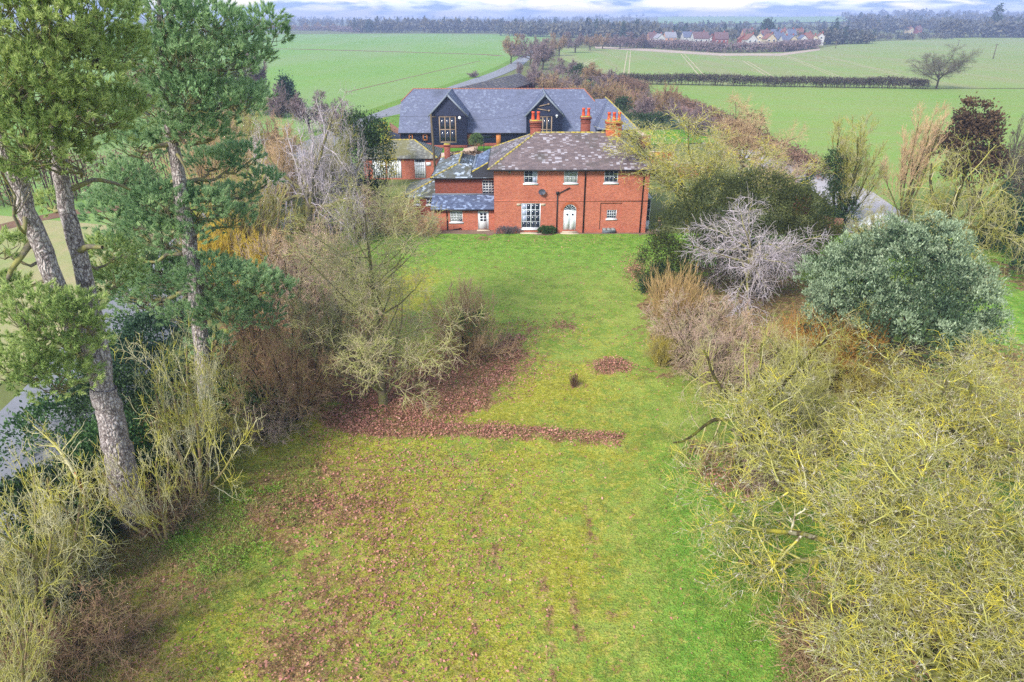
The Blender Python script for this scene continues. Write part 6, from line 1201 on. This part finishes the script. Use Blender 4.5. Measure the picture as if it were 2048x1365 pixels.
def cottage(x, y, wpx, gable, wall, roof, label, h=5.0, dep=8.0, rot=0.0, chim=True):
    b = G(x, y); w = wpx/pxm(b[1]); o = empty('village_house', b); o.rotation_euler[2] = rot; tag(o, label, 'house'); hw_ = w/2; rz = h+((w if gable else dep)/2)*.9; m = MB()
    if gable: m.poly((-hw_,0,-.5),(hw_,0,-.5),(hw_,0,h),(0,0,rz),(-hw_,0,h)); m.poly((hw_,dep,-.5),(-hw_,dep,-.5),(-hw_,dep,h),(0,dep,rz),(hw_,dep,h)); m.poly((-hw_,dep,-.5),(-hw_,0,-.5),(-hw_,0,h),(-hw_,dep,h)); m.poly((hw_,0,-.5),(hw_,dep,-.5),(hw_,dep,h),(hw_,0,h))
    else: m.poly((-hw_,0,-.5),(hw_,0,-.5),(hw_,0,h),(-hw_,0,h)); m.poly((hw_,dep,-.5),(-hw_,dep,-.5),(-hw_,dep,h),(hw_,dep,h)); m.poly((-hw_,dep,-.5),(-hw_,0,-.5),(-hw_,0,h),(-hw_,dep/2,rz),(-hw_,dep,h)); m.poly((hw_,0,-.5),(hw_,dep,-.5),(hw_,dep,h),(hw_,dep/2,rz),(hw_,0,h))
    m.build('wall', CW[wall], o); m = MB(); e_ = .4; t_ = .15
    if gable:
        for s in (-1, 1): m.add([(0,-e_,rz+t_),(0,dep+e_,rz+t_),(s*(hw_+e_),dep+e_,h-e_*.9+t_),(s*(hw_+e_),-e_,h-e_*.9+t_),(0,-e_,rz),(s*(hw_+e_),-e_,h-e_*.9)], [(0,1,2,3) if s > 0 else (3,2,1,0),(0,3,5,4) if s > 0 else (4,5,3,0)])
    else:
        for s in (0, 1):
            ye, sg_ = (-e_, 1) if s == 0 else (dep+e_, -1); m.add([(-hw_-e_,ye,h-e_*.9+t_),(hw_+e_,ye,h-e_*.9+t_),(hw_+e_,dep/2,rz+t_),(-hw_-e_,dep/2,rz+t_),(-hw_-e_,ye,h-e_*.9),(hw_+e_,ye,h-e_*.9)], [(0,1,2,3) if s == 0 else (3,2,1,0),(4,5,1,0)])
    rf = m.build('roof', CR[roof], o)
    if chim: c = MB(); c.box(hw_*.5-.4,hw_*.5+.4,dep*.5-.4,dep*.5+.4,rz-1.2,rz+1.1); c.build('chimney', CW['red'], rf)
    n = max(1, int(w/3.2))
    for zz in ((1.0,), (1.0, h-1.6))[h > 4.2]:
        for i in range(n):
            cx = -hw_+w*(i+.5)/n; q = MB(); q.box(cx-.65,cx+.65,-.06,-.01,zz,zz+1.3); wd_ = q.build('window', M['white'], o); q = MB(); q.box(cx-.52,cx+.52,-.085,-.065,zz+.12,zz+1.18); q.build('pane', M['glass'], wd_)
for a in [(1484,96,15,1,'red','orange','red brick village house with orange roof',5.2,10,-.15),(1503,97,22,1,'white','orange','white gabled village house beside the red one',5.2,9,.1),(1541,94,20,1,'cream','orange','cream gabled house in the middle of the village front',5,9,.05),(1559,93,18,0,'white','blue','white house with blue slate roof between two cream gables',4.6,9,.05),(1585,95,17,1,'cream','blue','cream gabled house with blue slates',4.6,9,.1),(1572,95,14,0,'white','blue','low white wing with blue roof beside the cream gable',3.6,8,.1),(1606,93,13,1,'white','blue','white gabled house right of the cream ones',5,9,-.1),(1617,92,12,0,'buff','orange','orange-roofed house near the right end of the village',4.8,8,0),(1628,92,12,1,'cream','orange','small cream gable near the right end of the village',5,9,-.1),(1640,91,12,1,'white','orange','white gabled house at the right end of the village',6,9,-.25),
  (1518,89,13,1,'cream','blue','pale gable with blue roof behind the white village house',5.5,9,-.4),(1498,82,24,0,'buff','brown','long brown-roofed house above the red village house',5.2,9,0),(1530,85,16,0,'cream','brown','brown-roofed house behind the middle cream gable',5,9,0),(1552,85,20,0,'cream','blue','blue-roofed house in the second village row',5.5,9,0),(1567,84,10,0,'cream','orange','orange-roofed house in the second village row',5.5,9,0),(1583,85,16,0,'white','blue','wide blue-roofed house in the second village row',5.5,9,.05),(1600,83,14,0,'cream','orange','orange-roofed house at the right of the second row',5.5,9,.05),
  (1322,85,16,1,'white','grey','white gabled bungalow at the left of the village',3.2,9,.2),(1342,83,22,0,'buff','grey','grey-roofed bungalow beside the white gable',3,9,.1),(1378,82,22,0,'white','blue','blue-roofed bungalow in the left village row',3,9,.1),(1402,86,30,0,'white','brown','long brown-roofed bungalow in the left village row',3.2,10,.05),(1423,86,9,1,'white','brown','narrow white gable next to the long bungalow',3.6,9,0),(1443,88,26,0,'red','brown','red brick house with brown roof left of the red gable',3.4,10,0),(1306,84,16,0,'buff','brown','brown-roofed bungalow at the left end of the village',3,9,.1),
  (1017,56,14,0,'white','orange','white house with orange roof above the left wood',6,10,.1),(1046,55,18,0,'white','grey','pale house above the left wood',5,10,0),(1822,69,8,1,'cream','orange','pinkish gable among the hillside trees',5.5,9,.2),(1838,69,9,0,'red','brown','red house among the hillside trees',5,9,0),(1700,62,16,0,'white','grey','white farmhouse at the foot of the hillside wood',5,10,0),(1738,62,12,0,'white','brown','small white house beside the hillside farmhouse',5,10,0),(2042,52,22,0,'white','grey','white house high on the right hillside',6,12,.1)]: cottage(*a)
for i, (x, y0, y1) in enumerate([(1671,97,83),(1918,97,76),(1986,118,88),(1916,92,80),(905,71,62),(1069,70,58)]):
    if i == 1: continue
    b = G(x, y0); H = PY(x, y1, b[1])[2]; o = empty('power_pole', b); tag(o, ['slim power pole at the right end of the village','x','power pole on the sown field right of the oak','power pole behind the crown of the oak','power pole at the far edge of the wheat field','power pole before the left wood'][i], 'pole'); m = MB(); m.tube([(0,0,-.3),(0,0,H)], [.22,.16], 6); m.build('shaft', M['pole'], o); m = MB(); m.box(-.9,.9,-.08,.08,H-.5,H-.3); m.build('crossarm', M['pole'], o)
for i, x in enumerate((1204,1223)):
    b = G(x, 88); o = empty('road_sign', b); tag(o, ['small white roadside marker, left of a pair, beyond the sown field','small white roadside marker, right of a pair, beyond the sown field'][i], 'sign'); m = MB(); m.tube([(0,0,-.2),(0,0,2.2)], .06, 5); m.build('post', M['lead'], o); m = MB(); m.box(-.4,.4,-.05,.05,1.7,2.7); m.build('plate', M['white'], o)

# ------------------------------------------------------------------ fallen leaves, grass and weeds
r_ = np.random.default_rng(77)
def scatter(n, x0, x1, y0, y1): return r_.uniform(x0, x1, n), r_.uniform(y0, y1, n)
x, y = scatter(760000, -17.5, 17, 13.2, 60); qx, qy = proj(np.stack([x, y, np.zeros_like(x)], -1))
bd, bt_ = band(qx, qy+(vnoise(x,y,.8,5)-.5)*10, BAND, 30); den = np.clip(bd*1.5, 0, 1)**1.3*np.where(bt_ < .55, 1.1, .95)*(.45+1.0*vnoise(x,y,.7,15))
nzl = fbm(x, y, 3.0, 61); jx, jy = qx+(nzl-.5)*90, qy+(fbm(x,y,1.4,66)-.5)*60
den = np.maximum(den, np.clip(1.6*fbm(x,y,1.8,91)-.12, .05, .9)*in_poly(jx+(vnoise(x,y,.9,44)-.5)*70, jy+(vnoise(x,y,.9,45)-.5)*50, [(640,800),(740,700),(860,735),(960,695),(1040,672),(1060,740),(1010,820),(900,850),(760,858),(650,850)]))
den = np.maximum(den, .30*in_poly(jx, jy, [(480,660),(760,620),(960,660),(1040,690),(640,820),(500,820)])); den = np.maximum(den, .9*np.clip(2.2*(1.05-np.hypot((qx-1222)/54, (qy-740)/20)+(nzl-.5)*.6), 0, 1))
den = np.maximum(den, .2*np.exp(-((qx-1130)/50)**2-((qy-660)/25)**2)); den = np.maximum(den, .4*np.exp(-((qx-1270)/26)**2-((qy-545)/30)**2)); den = np.maximum(den, .3*in_poly(jx, jy, [(990,640),(1090,650),(1100,760),(1010,820)]))
near = np.clip((qy-880)/40, 0, 1); den = np.maximum(den, near*np.clip(.5*np.clip((1150-qx)/400, 0, 1)**1.1*np.clip((qx-470+(nzl-.5)*260)/260, 0, 1)*(.45+1.15*nzl)+.022, 0, 1))
den = np.maximum(den, .55*np.clip(1-(qy-868)/90, 0, 1)*(qy > 860)*np.clip((1100-qx)/300, 0, 1)*(qx > 600)*(.3+1.2*nzl)); den = np.maximum(den, .012+.02*(qy < 880)*(nzl > .5)); den = np.maximum(den, .25*in_poly(jx, jy, [(-50,1400),(200,1120),(420,1100),(460,1400)])*(nzl > .5)); den = np.maximum(den, .25*in_poly(jx, jy, [(1370,900),(1640,900),(1600,1000),(1440,1010)])); den = np.maximum(den, .3*in_poly(jx, jy, [(1560,1240),(1720,1200),(2100,1150),(2100,1500),(1540,1500)]))
kk = r_.random(len(x)) < den*.75; x, y = x[kk], y[kk]; C = np.stack([x, y, lawn_z(x, y)+r_.uniform(.0,.05,len(x))*(1+2*lawn_at(soil, x, y))], 1); D = r_.normal(0,1,C.shape)*np.array([1,1,.45]); v, f = leaf_faces(r_, C, D, .08*r_.choice([.6,.85,1,1.5], len(C)), .62)
tag(mk('fallen_leaves', v, f, LF['litter']), 'pinkish brown fallen leaves strewn over the lawn', 'leaves', kind='stuff')
# grass blades on the near lawn
n = 150000; x, y = scatter(n, -16.5, 14.5, 13.4, 34); kp = r_.random(n) < (1.1-lawn_at(soil, x, y)*.95)*np.clip(1.4-(y-13)/24, .3, 1); x, y = x[kp], y[kp]; C = np.stack([x, y, lawn_z(x, y)-.01], 1); D = np.stack([r_.normal(0,.7,len(x)), r_.normal(0,.7,len(x)), np.ones(len(x))], 1); D = nrm(D); s = nrm(np.cross(D, r_.normal(0,1,D.shape)))*.012; l_ = (r_.uniform(.04,.11,len(x))*(1+.6*(lawn_at(lush, x, y) > .5)))[:, None]
v = np.stack([C-s, C+s, C+D*l_], 1).reshape(-1,3); gm = NM('grass_blades', .8, .2); gn = gm.noise(.7, 4); gf = gm.math('ADD', gm.math('MULTIPLY', gn, .7), gm.math('MULTIPLY', gm.rnd(), .5)); gc = gm.ramp(gf, [(.3, lin(92,126,44)), (.55, lin(130,150,62)), (.8, lin(176,170,84))]); gm.color(gc); gm.trans(gc, .3)
tag(mk('grass', v, np.arange(len(v)).reshape(-1,3), gm.m), 'short mossy grass of the near lawn', 'grass', kind='stuff')
# rough grass, weeds and nettles under the shrubs on the left and at the right edge
def weeds(n, poly, size, mat, label, seed, h=.25, asp=.5, cl=8):
    r = np.random.default_rng(seed); w = np.array([G(a, b)[:2] for a, b in poly]); x = r.uniform(w[:,0].min(), w[:,0].max(), n); y = r.uniform(w[:,1].min(), w[:,1].max(), n); ok = in_poly(x, y, [tuple(q) for q in w])&(vnoise(x, y, 1.1, seed) > .42); x, y = x[ok], y[ok]
    C = np.repeat(np.stack([x, y, lawn_z(x, y)], 1), cl, 0)+r.normal(0, 1, (len(x)*cl, 3))*np.array([.1,.1,0]); C[:, 2] += r.uniform(0, h, len(C)); v, f = leaf_faces(r, C, r.normal(0,1,C.shape)+np.array([0,0,.5]), size, asp); tag(mk('ground_cover', v, f, mat), label, 'weeds', kind='stuff')
lm = leaf('nettle_leaves', lin(106,144,50), lin(152,182,76), .3, .6, .8); sm_ = leaf('dry_stalks', lin(116,94,66), lin(186,160,118), .1, .9, .6); rm_ = leaf('rough_grass_blades', lin(104,120,52), lin(156,160,84), .2, .8, .5)
weeds(1500, [(360,1060),(420,985),(560,975),(600,1060),(520,1140),(300,1210),(260,1150)], .09, lm, 'bright green weeds beside the elder shrubs', 301)
weeds(5200, [(-100,1330),(160,1090),(420,1000),(560,1010),(520,1200),(420,1420),(-100,1500)], .2, sm_, 'dry brown stalks below the elders', 302, .22, .05, 9)
weeds(5200, [(-100,1300),(170,1080),(420,960),(640,850),(640,1000),(520,1220),(430,1420),(-100,1500)], .2, rm_, 'rough tussocky grass along the left edge of the lawn', 303, .18, .1, 9)
weeds(1500, [(1440,1060),(1620,1040),(1560,1260),(1640,1400),(1400,1400),(1420,1240)], .08, lm, 'low green weeds under the near lichened tree', 304, .1)
weeds(2400, [(1560,1240),(1760,1180),(2100,1150),(2100,1500),(1540,1500)], .2, sm_, 'dry stalks in the bottom right corner', 305, .25, .05, 9)
weeds(2600, [(440,660),(720,560),(780,640),(690,770),(600,850),(500,830)], .22, sm_, 'dead stalks under the brown shrubs', 306, .35, .05, 9)
weeds(2600, [(1300,600),(1660,600),(1740,720),(1640,830),(1460,740),(1330,770)], .24, sm_, 'dead stalks under the shrubs right of the lawn', 307, .35, .05, 9)

# ------------------------------------------------------------------ person at the house corner
gp_ = G(1315,474); pr = empty('person', (gp_[0],gp_[1],.1)); tag(pr, 'person in a dark olive coat standing at the right corner of the house', 'person'); pr.rotation_euler[2] = .2
def skin(name, pts, edges, rad, mat, parent):
    me = bpy.data.meshes.new(name); me.from_pydata(pts, edges, []); me.update(); o = bpy.data.objects.new(name, me); COL.objects.link(o); o.parent = parent; mo = o.modifiers.new('skin', 'SKIN')
    for i, q in enumerate(rad): me.skin_vertices[0].data[i].radius = (q[0], q[1])
    me.skin_vertices[0].data[0].use_root = True; o.modifiers.new('sub', 'SUBSURF').render_levels = 2; me.materials.append(mat); return o
body_m = plain('skin_tone', lin(206,158,138), .6, .05, 6)
body = skin('body', [(0,0,.95),(0,0,1.15),(0,-.01,1.38),(0,0,1.48),(0,-.03,1.58),(0,-.02,1.70),(.2,0,1.40),(.27,-.03,1.12),(.16,-.26,1.06),(.10,-.33,1.07),(-.2,0,1.40),(-.27,-.03,1.12),(-.16,-.26,1.06),(-.10,-.33,1.07),(.1,0,.9),(.11,-.02,.5),(.12,.02,.08),(.13,-.14,.03),(-.1,0,.9),(-.11,-.02,.5),(-.12,.02,.08),(-.13,-.14,.03)], [(0,1),(1,2),(2,3),(3,4),(4,5),(2,6),(6,7),(7,8),(8,9),(2,10),(10,11),(11,12),(12,13),(0,14),(14,15),(15,16),(16,17),(0,18),(18,19),(19,20),(20,21)], [(.15,.11),(.14,.1),(.16,.1),(.055,.055),(.085,.1),(.07,.08),(.06,.06),(.045,.045),(.035,.035),(.03,.025),(.06,.06),(.045,.045),(.035,.035),(.03,.025),(.09,.09),(.06,.06),(.045,.05),(.04,.035),(.09,.09),(.06,.06),(.045,.05),(.04,.035)], body_m, pr)
skin('coat', [(0,0,.84),(0,0,1.15),(0,-.01,1.40),(.2,0,1.42),(.275,-.03,1.12),(.17,-.24,1.06),(-.2,0,1.42),(-.275,-.03,1.12),(-.17,-.24,1.06)], [(0,1),(1,2),(2,3),(3,4),(4,5),(2,6),(6,7),(7,8)], [(.2,.15),(.17,.13),(.18,.125),(.085,.085),(.065,.065),(.05,.05),(.085,.085),(.065,.065),(.05,.05)], plain('olive_coat', lin(62,62,54), .9, .15, 8), pr)
skin('trousers', [(0,0,.92),(.1,0,.86),(.11,-.02,.5),(.12,.02,.12),(-.1,0,.86),(-.11,-.02,.5),(-.12,.02,.12)], [(0,1),(1,2),(2,3),(0,4),(4,5),(5,6)], [(.16,.12),(.11,.11),(.08,.08),(.065,.065),(.11,.11),(.08,.08),(.065,.065)], plain('grey_trousers', lin(128,124,116), .9, .1, 8), pr)
m = MB(); m.tube([(0,-.01,1.60),(0,-.01,1.66),(0,-.005,1.74),(0,0,1.79)], [.108,.115,.1,.03], 10); m.build('hair', plain('hair', lin(96,76,60), .8, .2, 20), pr, True)
ctl = empty('remote_control', (gp_[0]+.05,gp_[1]-.37,1.19)); tag(ctl, 'small dark handset held by the person at the house corner', 'handset'); m = MB(); m.box(-.09,.09,-.05,.05,-.02,.03); m.build('case', M['black'], ctl); m = MB(); m.box(-.06,.06,.02,.035,.03,.12); m.build('screen', M['glass'], ctl)

# ------------------------------------------------------------------ the air
hz = MB(); hz.box(-4700, 4700, -460, 4700, -6, 47); hz = hz.build('haze', None); hz['kind'] = 'stuff'; hz['label'] = 'pale blue winter haze'
hm = bpy.data.materials.new('haze_air'); hm.use_nodes = True; ht = hm.node_tree; ht.nodes.clear(); ho = ht.nodes.new('ShaderNodeOutputMaterial'); hv = ht.nodes.new('ShaderNodeVolumePrincipled'); hv.inputs['Color'].default_value = (.52,.63,1,1); hv.inputs['Density'].default_value = .00046; hv.inputs['Anisotropy'].default_value = 0.0; ht.links.new(hv.outputs[0], ho.inputs['Volume']); hz.data.materials.append(hm)

# ------------------------------------------------------------------ kinds that repeat belong together
GROUPS = dict(village_house='village houses beyond the fields', lichened_tree='yellow-lichened trees', mossy_tree='mossy trees right of the lawn', elder_shrub='elders along the left edge', bramble_patch='bramble patches under the pines', bare_shrub='bare winter shrubs', bare_tree='bare winter trees',
  conifer='dark conifers', power_pole='power poles on the fields', road_sign='pair of roadside markers', laurel='dark laurels and ivy mounds', evergreen_bank='evergreen banks along the road', field_hedge='hedges between the fields', woodland='woods along the horizon', garden_wall='garden walls behind the house', board_fence='board fences', mesh_fence='green mesh fence',
  wall_lamp='lamps on the barn porches', overhead_wire='wires from the utility pole', pine_tree='tall pines at the left', birch_tree='birches by the road', willow_shrub='orange-stemmed willows', willow_tree='willows by the road', yellow_shrub='yellow willows', grey_tree='grey trees by the road', yew='yews beside the lawn', ivy='ivy beside the drive', holly_bush='hollies behind the barn')
for o in bpy.data.objects:
    g_ = GROUPS.get(o.name.split('.')[0])
    if g_ and o.parent is None and o.get('category'): o['group'] = g_
